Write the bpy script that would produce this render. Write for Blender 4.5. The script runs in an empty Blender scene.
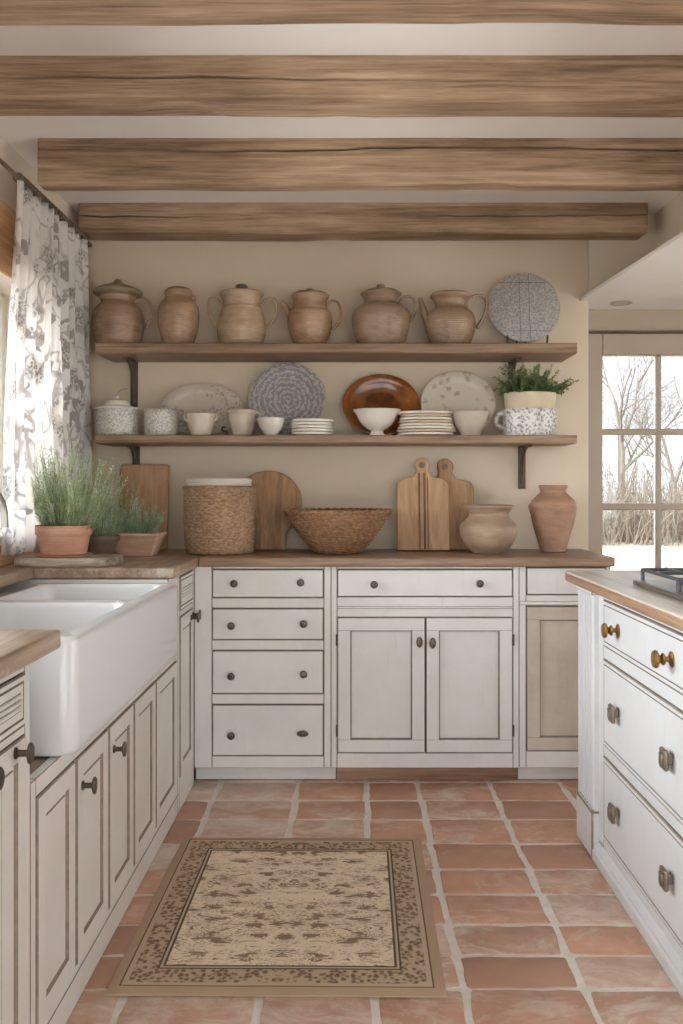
import bpy, bmesh, math, random
from mathutils import Matrix, Vector, noise as mnoise
R = random.Random(7)
C = bpy.context.scene.collection
PI = math.pi
# camera numbers: eye height, focal length in px; X()/Z() turn a measured picture point at depth y into metres
F, EYE, VX, VY = 860.0, 1.172, 352.0, 488.0
def X(px, y): return (px - VX) * y / F
def Z(py, y): return EYE - (py - VY) * y / F

# ------------------------------------------------------------------ materials
def srgb(h):
    h = h.lstrip('#')
    v = [int(h[i:i+2], 16) / 255 for i in (0, 2, 4)]
    return tuple((c/12.92 if c <= .04045 else ((c+.055)/1.055)**2.4) for c in v) + (1.0,)

class NT:
    def __init__(s, name, rough=.6, spec=.5):
        s.m = bpy.data.materials.new(name); s.m.use_nodes = True
        s.t = s.m.node_tree; s.b = s.t.nodes['Principled BSDF']; s.out = s.t.nodes['Material Output']
        s.b.inputs['Roughness'].default_value = rough
        s.b.inputs['Specular IOR Level'].default_value = spec
        s.tc = None
    def set(s, sock, v):
        if hasattr(v, 'is_linked'): s.t.links.new(v, sock)
        elif isinstance(v, str): sock.default_value = srgb(v)
        elif v is not None:
            if isinstance(v, tuple) and sock.type == 'VECTOR': v = v[:3]
            sock.default_value = v
    def n(s, typ, ins=None, **props):
        nd = s.t.nodes.new('ShaderNode' + typ)
        for k, v in props.items(): setattr(nd, k, v)
        for k, v in (ins or {}).items(): s.set(nd.inputs[k], v)
        return nd
    def obj(s, scale=(1,1,1), loc=(0,0,0), rnd=False):
        if s.tc is None: s.tc = s.n('TexCoord')
        v = s.tc.outputs['Object']
        if rnd:
            oi = s.n('ObjectInfo')
            mu = s.n('Math', {0: oi.outputs['Random'], 1: 17.0}, operation='MULTIPLY')
            v = s.n('VectorMath', {0: v, 1: mu.outputs[0]}, operation='ADD').outputs[0]
        return s.n('Mapping', {'Vector': v, 'Scale': scale, 'Location': loc}).outputs[0]
    def noise(s, vec, scale, detail=4, rough=.5, dist=0):
        return s.n('TexNoise', {'Vector': vec, 'Scale': scale, 'Detail': detail, 'Roughness': rough, 'Distortion': dist}).outputs['Fac']
    def voro(s, vec, scale, feature='F1', out='Distance'):
        return s.n('TexVoronoi', {'Vector': vec, 'Scale': scale}, feature=feature).outputs[out]
    def ramp(s, fac, stops, interp='LINEAR'):
        nd = s.n('ValToRGB', {'Fac': fac}); cr = nd.color_ramp; cr.interpolation = interp
        while len(cr.elements) < len(stops): cr.elements.new(.5)
        for e, (p, c) in zip(cr.elements, stops):
            e.position = p; e.color = srgb(c) if isinstance(c, str) else ((c, c, c, 1) if not isinstance(c, tuple) else c)
        return nd.outputs['Color']
    def mix(s, fac, a, b, blend='MIX'):
        nd = s.n('Mix', data_type='RGBA', blend_type=blend)
        s.set(nd.inputs[0], fac); s.set(nd.inputs[6], a); s.set(nd.inputs[7], b)
        return nd.outputs[2]
    def math(s, op, a, b=0.0, c=None):
        nd = s.n('Math', operation=op); s.set(nd.inputs[0], a); s.set(nd.inputs[1], b)
        if c is not None: s.set(nd.inputs[2], c)
        return nd.outputs[0]
    def col(s, c): s.set(s.b.inputs['Base Color'], c); return s
    def bump(s, h, strength=.3, dist=.01):
        nd = s.n('Bump', {'Height': h, 'Strength': strength, 'Distance': dist})
        s.t.links.new(nd.outputs[0], s.b.inputs['Normal']); return s

def plain(name, hexc, rough=.5, spec=.5, metal=0, var=.0, scale=30):
    k = NT(name, rough, spec); k.b.inputs['Metallic'].default_value = metal
    if var:
        f = k.noise(k.obj(rnd=True), scale, 5, .6)
        k.col(k.mix(k.ramp(f, [(.3, 0.0), (.7, 1.0)]), hexc, tuple(c*(1-var) for c in srgb(hexc)[:3]) + (1,)))
        k.bump(f, .08, .005)
    else: k.col(hexc)
    return k.m

def plaster(name, a, b):
    k = NT(name, .9, .2); v = k.obj()
    f = k.noise(v, 1.6, 5, .6); g = k.noise(v, 38, 6, .65)
    k.col(k.mix(k.ramp(f, [(.3, 0.0), (.7, 1.0)]), a, b)); k.bump(g, .10, .01)
    return k.m

def wood(name, cols, axis='x', grain=26, rough=.6, crack=None, attr=False, knots=False, spec=.35, bump=.35, stretch=.05, worn=None):
    k = NT(name, rough, spec)
    sc = [1.0, 1.0, 1.0]; sc['xyz'.index(axis)] = stretch
    v = k.obj(scale=tuple(sc), rnd=True)
    f1 = k.noise(v, grain, 8, .62, .6); f2 = k.noise(v, grain*4.5, 4, .6, .2)
    big = k.noise(k.obj(rnd=True), 2.2, 3, .5)
    f = k.math('ADD', k.math('MULTIPLY', f1, .62), k.math('MULTIPLY', f2, .38))
    f = k.math('ADD', f, k.math('MULTIPLY', k.math('SUBTRACT', big, .5), .35))
    col = k.ramp(f, [(.34, cols[0]), (.47, cols[1]), (.57, cols[2]), (.69, cols[3])])
    h = f
    if crack:
        vv = k.obj(scale=tuple(sc[i]*(.8 if sc[i] == 1 else .28) for i in range(3)), loc=(3, 5, 1), rnd=True)
        cn = k.noise(vv, crack, 3, .55, .35)
        d = k.math('ABSOLUTE', k.math('SUBTRACT', cn, .5))
        msk = k.ramp(d, [(.0, 1.0), (.012, .75), (.03, 0.0)])
        gate = k.ramp(k.noise(k.obj(scale=(1, 1, 1), rnd=True), 3.1, 2), [(.45, 0.0), (.6, 1.0)])
        msk = k.math('MULTIPLY', msk, gate)
        col = k.mix(msk, col, '#2a1d13'); h = k.math('SUBTRACT', f, msk)
    if attr:
        am = k.n('Attribute', attribute_name='crack').outputs['Fac']
        col = k.mix(k.math('MINIMUM', am, .9), col, '#33261b')
    if knots:
        kv = k.obj(scale=(1.1 if axis != 'x' else .55, 1.1 if axis != 'y' else .55, 1.1 if axis != 'z' else .55), rnd=True)
        kd = k.voro(kv, 3.0)
        km = k.ramp(kd, [(.0, 1.0), (.05, .8), (.09, 0.0)])
        col = k.mix(km, col, cols[0])
    if worn:
        w = k.ramp(k.noise(k.obj(rnd=True), 9, 6, .7), [(.52, 0.0), (.66, .8)])
        col = k.mix(w, col, worn)
    k.col(col); k.bump(h, bump, .006)
    return k.m

M = {}
M['wall'] = plaster('cream_plaster', '#dccdb8', '#d3c3ac')
M['wall_left'] = plaster('pale_plaster', '#ded3c3', '#d6cab8')
M['ceiling'] = plaster('white_ceiling_plaster', '#f3f1ee', '#efece7')
M['beam'] = wood('old_oak_beam', ['#6c5745', '#957b63', '#ae937a', '#c8ae94'], 'x', 26, .8, attr=True, knots=True, bump=1.0, stretch=.05)
M['shelf'] = wood('shelf_oak', ['#6b5240', '#8a6f59', '#9d826b', '#b2977e'], 'x', 30, .5, bump=.25)
M['top_x'] = wood('worktop_oak_x', ['#6a523f', '#8a6f58', '#9d8168', '#b2967b'], 'x', 24, .38, bump=.2, spec=.5)
M['top_y'] = wood('worktop_oak_y', ['#7d6753', '#a08771', '#b69d87', '#ccb6a1'], 'y', 24, .30, bump=.2, spec=.5, worn='#c6bbae')
M['edge_y'] = wood('worktop_edge_y', ['#765842', '#94735a', '#a78468', '#ba997c'], 'y', 24, .5, bump=.25)
M['island_top'] = wood('limewashed_oak_top', ['#a59a8c', '#bdb3a6', '#cdc5ba', '#dcd6cd'], 'y', 18, .35, bump=.15)
M['lintel'] = wood('window_lintel_oak', ['#9a7451', '#bd9269', '#cfa57e', '#deba95'], 'y', 20, .6, bump=.4)
M['toe'] = wood('dark_plinth_wood', ['#7b5c49', '#96745e', '#a6846c', '#b7967e'], 'x', 20, .7)
M['board_a'] = wood('walnut_board', ['#6f5643', '#8c7058', '#9d8066', '#b19478'], 'z', 16, .55)
M['board_b'] = wood('oak_board', ['#7f5e42', '#a17c59', '#b48d68', '#c5a17c'], 'z', 18, .55)
M['board_c'] = wood('beech_board', ['#95714f', '#b08a64', '#c09a74', '#cfac88'], 'z', 15, .5)
M['board_stripe'] = wood('dark_inlay_strip', ['#5f3f2a', '#75503a', '#82593f', '#8f664a'], 'z', 15, .5)
M['slab'] = wood('bark_edge_slab', ['#74665a', '#a08f7e', '#c0b1a0', '#ddd2c4'], 'x', 20, .7, bump=.8, stretch=.15)

def paint(name, a, b, worn):
    k = NT(name, .45, .4); v = k.obj(rnd=True)
    f = k.noise(v, 5, 6, .65)
    st = k.noise(k.obj(scale=(1, 1, .08), rnd=True), 60, 4, .6)
    c = k.mix(k.ramp(f, [(.35, 0.0), (.7, 1.0)]), a, b)
    c = k.mix(k.ramp(st, [(.62, 0.0), (.8, .35)]), c, worn)
    k.col(c); k.bump(st, .06, .003)
    return k.m
M['paint'] = paint('antique_white_paint', '#e2dfda', '#d9d5ce', '#bfb6ab')
M['paint_cool'] = paint('island_white_paint', '#d3d3d3', '#cbcac9', '#a5a29d')
M['glaze'] = plain('brown_glaze_line', '#9a8c7d', .6, .3, var=.35, scale=40)
M['gap_shade'] = plain('cavity_glaze_shade', '#85776a', .7, .2)  # brown glaze and the shade of gaps and holes in one dark colour
M['worn_paint'] = paint('worn_paint_bare_wood', '#b9aa98', '#cdc2b4', '#8f7a66')
M['bronze'] = plain('aged_bronze', '#6d6055', .38, .5, .75, .4, 60)
M['iron'] = plain('dark_iron', '#6b5c4f', .55, .4, .5, .3, 60)
M['rod'] = plain('brown_iron_rod', '#8a7665', .5, .4, .3, .2, 60)
M['pewter'] = plain('pale_bronze_pull', '#958777', .42, .5, .7, .3, 60)
M['brass'] = plain('antique_brass', '#a8834f', .35, .5, .8, .3, 60)
M['nickel'] = plain('brushed_nickel', '#b5ada3', .3, .5, .9)
M['steel'] = plain('stainless_steel', '#a09a93', .32, .5, .9)
M['grate'] = plain('grey_cast_iron', '#55575c', .5, .5, .3, .2, 60)
M['ceramic'] = plain('white_fireclay', '#e0e0e0', .12, .55)
M['white_china'] = plain('white_china', '#e3dcd0', .25, .5, var=.06)
M['cream_china'] = plain('cream_stoneware', '#d6c9b6', .35, .5, var=.12)
M['grey_china'] = plain('grey_stoneware', '#c3b7a6', .35, .5, var=.12)
M['plant_pot'] = plain('pale_buff_pot', '#d8c7ad', .7, .3, var=.1)
M['plate_cream'] = plain('cream_plate_glaze', '#e2d7c5', .3, .5, var=.1)
M['plate_tan'] = plain('tan_plate_glaze', '#c4af94', .3, .5, var=.15)
M['taupe'] = plain('taupe_door_paint', '#b3a594', .5, .4, var=.05, scale=6)
M['frame_white'] = plain('pale_window_paint', '#d9d3c6', .5, .4)
M['soil'] = plain('potting_soil', '#3b2f25', .95, .1, var=.5, scale=80)
M['ground'] = plain('pale_dry_ground', '#8d8375', .95, .1, var=.45, scale=1.4)
M['bark'] = plain('grey_bark', '#6d645c', .9, .1, var=.3, scale=8)
M['twig'] = plain('dry_brush_twigs', '#7f7365', .9, .1, var=.3, scale=8)
M['dark_pot'] = plain('dark_brown_pot', '#6f5a4b', .5, .4, var=.3)
M['cloth_white'] = plain('white_lining_cloth', '#dcd3c5', .8, .2, var=.05)
M['lamp'] = plain('downlight_trim', '#b9ad9d', .5, .4)

def clay(name, stops, rough=.22):
    k = NT(name, rough, .6); v = k.obj(rnd=True)
    f = k.noise(v, 7, 5, .6); b = k.noise(k.obj(scale=(.25, .25, 1), rnd=True), 48, 3, .6)
    sp = k.noise(v, 120, 2, .5)
    ff = k.math('ADD', k.math('MULTIPLY', f, .6), k.math('MULTIPLY', b, .4))
    c = k.ramp(ff, [(.33, stops[0]), (.5, stops[1]), (.68, stops[2])])
    c = k.mix(k.ramp(sp, [(.66, 0.0), (.72, .5)]), c, stops[0])
    rg_ = k.n('TexWave', {'Vector': k.obj(), 'Scale': 34.0, 'Distortion': 1.5, 'Detail': 2.0}, bands_direction='Z').outputs['Fac']
    k.col(k.mix(k.math('MULTIPLY', rg_, .16), c, stops[0])); k.bump(k.math('ADD', b, k.math('MULTIPLY', rg_, .6)), .3, .004)
    return k.m
M['clay_red'] = clay('red_brown_clay', ['#7c6350', '#9d7e65', '#b19277'])
M['clay_warm'] = clay('warm_tan_clay', ['#886c55', '#ab8a6d', '#bf9f83'])
M['clay_pale'] = clay('pale_tan_clay', ['#988169', '#b59b7f', '#cab497'])
M['clay_olive'] = clay('olive_brown_clay', ['#7c6754', '#9c826a', '#b09880'])
M['clay_lid'] = clay('olive_grey_clay', ['#746752', '#8b7c64', '#9c8d73'])
M['clay_buff'] = clay('buff_clay', ['#8c7560', '#a88e76', '#bba38b'], .45)
M['terra'] = clay('terracotta', ['#b48469', '#c9977c', '#d6ab93'], .75)
M['terra_trough'] = clay('trough_terracotta', ['#b08a72', '#c9a288', '#d8b59e'], .7)
M['terra_pink'] = clay('pink_terracotta', ['#8f6c55', '#ab856c', '#be9a82'], .7)

def pattern(name, ground, ink, scale, amount=.5, rough=.28, rings=False, gate=False):
    k = NT(name, rough, .5); v = k.obj(rnd=True)
    w = k.noise(v, scale*.8, 5, .7, 1.2)
    d = k.voro(k.n('VectorMath', {0: v, 1: k.n('TexNoise', {'Vector': v, 'Scale': scale*.5}).outputs['Color']}, operation='MULTIPLY_ADD').outputs[0] if False else v, scale*.9)
    f = k.math('ADD', k.math('MULTIPLY', w, .7), k.math('MULTIPLY', d, .45))
    if rings:
        wv = k.n('TexWave', {'Vector': k.obj(), 'Scale': 14.0, 'Distortion': 6.0, 'Detail': 3.0, 'Detail Scale': 4.0}, wave_type='RINGS', rings_direction='SPHERICAL').outputs['Fac']
        f = k.math('ADD', k.math('MULTIPLY', f, .65), k.math('MULTIPLY', wv, .3))
    msk = k.ramp(f, [(amount-.06, 1.0), (amount+.06, 0.0)])
    if gate: msk = k.math('MULTIPLY', msk, k.ramp(k.noise(k.obj(rnd=True), 9, 2), [(.45, .1), (.58, 1.0)]))
    k.col(k.mix(k.math('MULTIPLY', msk, .8), ground, ink)); return k.m
M['blue'] = pattern('blue_grey_toile_china', '#c9c1b6', '#84838a', 130, .53)
M['blue_dense'] = pattern('blue_grey_ring_plate', '#b9b2a9', '#7a7b82', 110, .56, rings=True)
M['blue_white'] = pattern('blue_white_dish', '#dcd7ce', '#6c707b', 85, .535)
M['faint'] = pattern('pale_brushed_platter', '#cfc3b0', '#978a79', 26, .445, .3)
M['print'] = pattern('faded_blue_print_platter', '#c3b7a7', '#7d7d84', 75, .50, gate=True)
M['toile_disc'] = pattern('grey_toile_disc', '#b9b4ad', '#8a8a8f', 150, .58)
k = NT('brown_treacle_glaze', .15, .6); v = k.obj()
f = k.noise(v, 14, 4, .6)
k.col(k.ramp(f, [(.35, '#6d3a17'), (.6, '#8f5322'), (.8, '#a86a34')])); M['treacle'] = k.m

def wicker(name, cols):
    k = NT(name, .65, .3); v = k.obj(rnd=True)
    f = k.noise(k.obj(scale=(1, 1, 2.2), rnd=True), 60, 4, .65)
    g = k.noise(v, 8, 3, .5)
    k.col(k.ramp(k.math('ADD', k.math('MULTIPLY', f, .75), k.math('MULTIPLY', g, .25)), [(.32, cols[0]), (.5, cols[1]), (.66, cols[2])]))
    k.bump(f, .3, .004); return k.m
M['wicker'] = wicker('woven_seagrass', ['#755b46', '#a38467', '#c4a88a'])
M['wicker_dark'] = wicker('woven_willow', ['#684a35', '#946f52', '#b6936f'])

def leafm(name, cols):
    k = NT(name, .6, .3); f = k.noise(k.obj(), 25, 3)
    k.col(k.ramp(f, [(.35, cols[0]), (.5, cols[1]), (.68, cols[2])]))
    tr = k.n('BsdfTranslucent', {'Color': k.b.inputs['Base Color'].links[0].from_socket}); mx_ = k.n('MixShader', {0: .5, 1: k.b.outputs[0], 2: tr.outputs[0]}); k.t.links.new(mx_.outputs[0], k.out.inputs['Surface'])
    return k.m
M['rosemary'] = leafm('rosemary_needles', ['#bccaa2', '#d8e2c3', '#eef3e2'])
M['rosemary_grey'] = leafm('grey_green_needles', ['#acbc9f', '#cbd7bf', '#e6ecde'])
M['thyme'] = leafm('deep_green_leaves', ['#63774a', '#84996a', '#adbd8c'])
M['stem'] = plain('green_stem', '#7f8a5c', .7, .2)

# curtain: white cloth, taupe floral print, lets daylight through
k = NT('floral_print_linen', .9, .1)
v = k.obj(scale=(1, 1, .8))
wv = k.n('VectorMath', {0: v, 1: k.n('VectorMath', {0: k.n('TexNoise', {'Vector': v, 'Scale': 5.0, 'Detail': 3.0}).outputs['Color'], 1: (.16, .16, .16)}, operation='MULTIPLY').outputs[0]}, operation='ADD').outputs[0]
cl = k.voro(wv, 5.6)
blot = k.ramp(k.math('ADD', cl, k.math('MULTIPLY', k.math('SUBTRACT', k.noise(v, 26, 3, .6), .5), .5)), [(.22, 1.0), (.34, 0.0)])
dots = k.ramp(k.voro(v, 95), [(.30, 1.0), (.52, 0.15)])
petal = k.ramp(k.math('ABSOLUTE', k.math('SUBTRACT', k.noise(v, 30, 3, .6, 1.5), .5)), [(.0, 1.0), (.05, .2)])
vine = k.ramp(k.math('ABSOLUTE', k.math('SUBTRACT', k.noise(v, 7, 2, .5, .5), .5)), [(.0, .9), (.012, .8), (.022, 0.0)])
leafs = k.math('MULTIPLY', k.ramp(k.noise(v, 24, 2, .5, .6), [(.56, 0.0), (.60, 1.0)]), k.ramp(k.noise(v, 4.3, 1, .5), [(.46, 0.0), (.52, .75)]))
ink = k.math('MAXIMUM', k.math('MULTIPLY', blot, k.math('MAXIMUM', dots, petal)), k.math('MAXIMUM', k.math('MULTIPLY', vine, .6), leafs))
ccol = k.mix(k.math('MULTIPLY', ink, .78), '#f4f1ee', '#82756e')
k.col(ccol)
tr = k.n('BsdfTranslucent', {'Color': ccol}); tp = k.n('MixShader', {0: .5, 1: k.b.outputs[0], 2: tr.outputs[0]})
k.t.links.new(tp.outputs[0], k.out.inputs['Surface']); M['curtain'] = k.m

# glass: thin pane, transparent with a fresnel reflection
k = NT('window_glass'); fr = k.n('Fresnel', {'IOR': 1.45})
mx = k.n('MixShader', {0: fr.outputs[0], 1: k.n('BsdfTransparent').outputs[0], 2: k.n('BsdfGlossy', {'Roughness': .02}).outputs[0]})
k.t.links.new(mx.outputs[0], k.out.inputs['Surface']); M['glass'] = k.m

# floor tiles
k = NT('terracotta_floor_tile', .5, .4); v = k.obj()
ti = k.n('Attribute', attribute_name='tint').outputs['Fac']
base = k.ramp(ti, [(.0, '#aa8470'), (.2, '#c2947a'), (.45, '#cb9c82'), (.7, '#bb927c'), (.85, '#c9aa96'), (1.0, '#c0ab9b')])
f = k.noise(v, 11, 6, .65); g = k.noise(v, 70, 4, .6)
base = k.mix(k.ramp(f, [(.42, 0.0), (.75, .6)]), base, '#a5826f')
bl = k.ramp(k.math('ADD', k.math('MULTIPLY', k.noise(k.obj(scale=(1, 1.6, 1), loc=(4, 2, 0)), 7, 7, .72, .8), .8), k.math('MULTIPLY', ti, .2)), [(.50, 0.0), (.66, .8)])
base = k.mix(bl, base, '#d6c9bb'); k.col(base); k.bump(k.math('ADD', f, k.math('MULTIPLY', g, .4)), .22, .006)
k.set(k.b.inputs['Roughness'], k.ramp(f, [(.3, .38), (.7, .62)])); M['tile'] = k.m
k = NT('pale_grout', .9, .2); f = k.noise(k.obj(), 22, 6, .7)
k.col(k.ramp(f, [(.3, '#d2cac0'), (.7, '#e6dfd7')])); k.bump(f, .4, .006); M['grout'] = k.m

# rug
def rug_mat(hx, hy):
    k = NT('woven_rug', .95, .1); v = k.obj()
    sep = k.n('SeparateXYZ', {0: v})
    ax = k.math('ABSOLUTE', sep.outputs[0]); ay = k.math('ABSOLUTE', sep.outputs[1])
    d = k.math('MINIMUM', k.math('SUBTRACT', hx, ax), k.math('SUBTRACT', hy, ay))
    mir = k.n('CombineXYZ', {0: ax, 1: sep.outputs[1], 2: 0.0}).outputs[0]
    f1 = k.noise(k.n('Mapping', {'Vector': mir, 'Scale': (1, 2.4, 1)}).outputs[0], 19, 4, .62, 1.6)
    f2 = k.voro(k.n('Mapping', {'Vector': mir, 'Scale': (1, 1.6, 1)}).outputs[0], 15)
    mo = k.ramp(k.math('ADD', k.math('MULTIPLY', f1, .8), k.math('MULTIPLY', f2, .3)), [(.47, 1.0), (.51, 0.0)])
    line = k.ramp(k.math('ABSOLUTE', k.math('SUBTRACT', f1, .58)), [(.0, .9), (.018, .7), (.03, 0.0)])
    field = k.mix(k.math('MULTIPLY', mo, .9), '#ead9c1', '#846b54')
    field = k.mix(k.math('MULTIPLY', line, .85), field, '#7c6550')
    fb = k.voro(mir, 75); fc = k.noise(mir, 85, 3, .6, .8)
    band = k.ramp(k.math('ADD', k.math('MULTIPLY', fb, .6), k.math('MULTIPLY', fc, .5)), [(.36, '#6f5c4e'), (.50, '#957e69'), (.62, '#bfa98f')])
    c = field
    def over(c, lo, hi, colr):
        m_ = k.math('MULTIPLY', k.math('GREATER_THAN', d, lo), k.math('LESS_THAN', d, hi)); return k.mix(m_, c, colr)
    c = over(c, -1, .116, '#5d5346'); c = over(c, -1, .110, '#c4ae96'); c = over(c, -1, .104, '#5b5145')
    c = over(c, -1, .099, band)
    c = over(c, -1, .042, '#c2ab93'); c = over(c, -1, .030, '#6b5b4a'); c = over(c, -1, .026, '#b59c82')
    wv = k.noise(v, 260, 2, .6); big = k.noise(v, 5, 4, .6)
    c = k.mix(k.ramp(big, [(.35, 0.0), (.8, .22)]), c, '#a08870')
    k.col(c); k.bump(wv, .5, .004); return k.m

# ------------------------------------------------------------------ mesh building
class MB:
    def __init__(s): s.bm = bmesh.new()
    def quad(s, vs, mi=0):
        try: f = s.bm.faces.new(vs); f.material_index = mi; return f
        except ValueError: return None
    def box(s, x0, x1, y0, y1, z0, z1, bev=0, mi=0, bmi=-1, seg=1):
        v = [s.bm.verts.new((x, y, z)) for z in (z0, z1) for y in (y0, y1) for x in (x0, x1)]
        fs = [s.quad([v[i] for i in q], mi) for q in ((0,2,3,1),(4,5,7,6),(0,1,5,4),(1,3,7,5),(3,2,6,7),(2,0,4,6))]
        if bev:
            es = list({e for f in fs for e in f.edges})
            bmesh.ops.bevel(s.bm, geom=es, offset=bev, segments=seg, affect='EDGES', profile=.5, clamp_overlap=True, material=bmi)
        return s
    def obox(s, Mx, u0, u1, v0, v1, n0, n1, bev=0, mi=0, bmi=-1, seg=1):
        t = MB(); t.box(u0, u1, v0, v1, n0, n1, bev, mi, bmi, seg); t.bm.transform(Mx); s.merge(t); return s
    def merge(s, o):
        me = bpy.data.meshes.new('tmp'); o.bm.to_mesh(me); s.bm.from_mesh(me); bpy.data.meshes.remove(me); o.bm.free()
    def rings(s, rings, mi=0, cap0=True, cap1=True, mis=None, closed=True):
        rv = [[s.bm.verts.new(p) for p in r] for r in rings]; n = len(rv[0])
        for k in range(len(rv)-1):
            for i in range(n if closed else n-1):
                j = (i+1) % n
                s.quad([rv[k][i], rv[k][j], rv[k+1][j], rv[k+1][i]], mis[k] if mis else mi)
        if cap0: s.quad(rv[0][::-1], mis[0] if mis else mi)
        if cap1: s.quad(rv[-1], mis[-1] if mis else mi)
        return rv
    def lathe(s, prof, c=(0,0,0), seg=40, mi=0, sx=1, sy=1, Mx=None, cap0=True, cap1=True, wob=0):
        rr = []
        for r, z in prof:
            r = max(r, .0004)
            ring = []
            for i in range(seg):
                a = 2*PI*i/seg; q = r*(1+wob*math.sin(3*a+z*20))
                p = Vector((q*sx*math.cos(a), q*sy*math.sin(a), z))
                if Mx is not None: p = Mx @ p
                ring.append(p + Vector(c))
            rr.append(ring)
        s.rings(rr, mi, cap0, cap1); return s
    def tube(s, pts, rad, seg=10, mi=0, flat=1.0, up=None):
        pts = [Vector(p) for p in pts]; n = len(pts)
        if not hasattr(rad, '__len__'): rad = [rad]*n
        rr = []; ref = Vector(up) if up else None
        for i, p in enumerate(pts):
            t = (pts[min(i+1, n-1)] - pts[max(i-1, 0)]).normalized()
            if ref is None:
                ref = Vector((0,0,1)) if abs(t.z) < .9 else Vector((1,0,0))
            a = t.cross(ref); a = a.normalized() if a.length > 1e-5 else Vector((1,0,0))
            b = t.cross(a).normalized()
            if not up: ref = -b if False else b.cross(a).cross(b) if False else ref
            rr.append([p + rad[i]*(math.cos(2*PI*k/seg)*a*flat + math.sin(2*PI*k/seg)*b) for k in range(seg)])
        s.rings(rr, mi); return s
    def loops(s, Mx, w, h, lps):
        """nested rectangles: (inset, height, material of the band leading to it); last one is capped"""
        rr = [[Mx @ Vector(p) for p in ((i, i, n), (w-i, i, n), (w-i, h-i, n), (i, h-i, n))] for i, n, _ in lps]
        s.rings(rr, cap0=True, cap1=True, mis=[m for _, _, m in lps[1:]]); return s
    def prism(s, out, Mx, t, bev=.003, mi=0, hole=None):
        """outline in (u,v), thickness t along n"""
        def ring(o, ins, n):
            c = Vector((sum(p[0] for p in o)/len(o), sum(p[1] for p in o)/len(o))); r = []
            for i, p in enumerate(o):
                a, b = Vector(o[i-1]), Vector(o[(i+1) % len(o)]); tg = (b-a).normalized()
                nr = Vector((-tg.y, tg.x)); q = Vector(p) + nr*ins
                r.append(Mx @ Vector((q.x, q.y, n)))
            return r
        s.rings([ring(out, bev, 0), ring(out, 0, bev), ring(out, 0, t-bev), ring(out, bev, t)], mi); return s
    def build(s, name, mats, parent=None, smooth=35):
        if not isinstance(mats, (list, tuple)): mats = [mats]
        bmesh.ops.recalc_face_normals(s.bm, faces=s.bm.faces)
        me = bpy.data.meshes.new(name)
        loc = LOC.get(parent.name, Vector()) if parent else Vector()
        if parent: s.bm.transform(Matrix.Translation(-loc))
        s.bm.to_mesh(me); s.bm.free()
        for m in mats: me.materials.append(m if not isinstance(m, str) else M[m])
        if smooth:
            me.polygons.foreach_set('use_smooth', [True]*len(me.polygons)); me.set_sharp_from_angle(angle=math.radians(smooth))
        o = bpy.data.objects.new(name, me); C.objects.link(o)
        if parent: o.parent = parent; LOC[o.name] = loc
        return o
LOC = {}
def tag(o, label, cat, group=None, kind=None):
    o['label'] = label; o['category'] = cat
    if group: o['group'] = group
    if kind: o['kind'] = kind
    return o
def thing(name, label, cat, loc, group=None):
    o = bpy.data.objects.new(name, None); o.empty_display_size = .05; C.objects.link(o)
    o.location = loc; LOC[o.name] = Vector(loc); return tag(o, label, cat, group)
def struct(o): o['kind'] = 'structure'; return o
def recenter(o, c):
    """move a single-mesh thing's origin to c"""
    o.data.transform(Matrix.Translation(-Vector(c))); o.location = c; return o
def copy_tree(o, parent=None):
    c = o.copy(); C.objects.link(c)
    if parent: c.parent = parent
    for ch in [k for k in bpy.data.objects if k.parent == o]: copy_tree(ch, c)
    return c
def frame(o, u, n):
    u, n = Vector(u), Vector(n); v = Vector((0,0,1))
    m = Matrix((u, v, n)).transposed().to_4x4(); m.translation = Vector(o); return m

# ------------------------------------------------------------------ room
XL, YB, HC, YF, XR = -1.225, 3.85, 2.40, -1.3, 3.2
# floor: laid tiles over a grout bed
cols_ = [-1.92, -1.65, -1.37, -1.09, -.80, -.525, -.215, .055, .26, .545, .83, 1.11, 1.40, 1.68, 1.97, 2.25, 2.53, 2.82, 3.10, 3.38]
rows_ = [3.231, 3.045, 2.839, 2.649, 2.483, 2.312, 2.158, 2.014, 1.855, 1.69, 1.53]
while rows_[-1] > YF: rows_.append(rows_[-1] - .172)
rows_ = [4.24, 4.02, 3.82, 3.62, 3.43] + rows_
mb = MB(); tl = mb.bm.loops.layers.float.new('tint')
for ri in range(len(rows_)-1):
    for ci in range(len(cols_)-1):
        x0, x1, y0, y1 = cols_[ci]+.0105, cols_[ci+1]-.0105, rows_[ri+1]+.006, rows_[ri]-.006
        pts = []
        cn = [(x0,y0),(x1,y0),(x1,y1),(x0,y1)]; cn = [(a+R.uniform(-.005,.005), b+R.uniform(-.004,.004)) for a, b in cn]
        for i in range(4):
            (ax, ay), (bx, by) = cn[i], cn[(i+1) % 4]; L = math.hypot(bx-ax, by-ay); ns = max(4, int(L/.035))
            for q in range(ns):
                t = (.006/L) + q/(ns-1)*(1-.012/L); w = R.uniform(-.0032, .0032)
                pts.append((ax+(bx-ax)*t - (by-ay)/L*w, ay+(by-ay)*t + (bx-ax)/L*w))
        dz = R.uniform(-.0012, 0); tint = R.random()
        rg = []
        cx, cy = (x0+x1)/2, (y0+y1)/2
        for ins, z in ((0, -.006), (.0015, -.0015), (.005, 0)):
            rg.append([(px - (px-cx)/abs(px-cx+1e-9)*ins, py - (py-cy)/abs(py-cy+1e-9)*ins, z+dz) for px, py in pts])
        n0 = len(mb.bm.faces); mb.rings(rg, 0, cap0=False)
        mb.bm.faces.ensure_lookup_table()
        for f in mb.bm.faces[n0:]:
            for l in f.loops: l[tl] = tint
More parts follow.
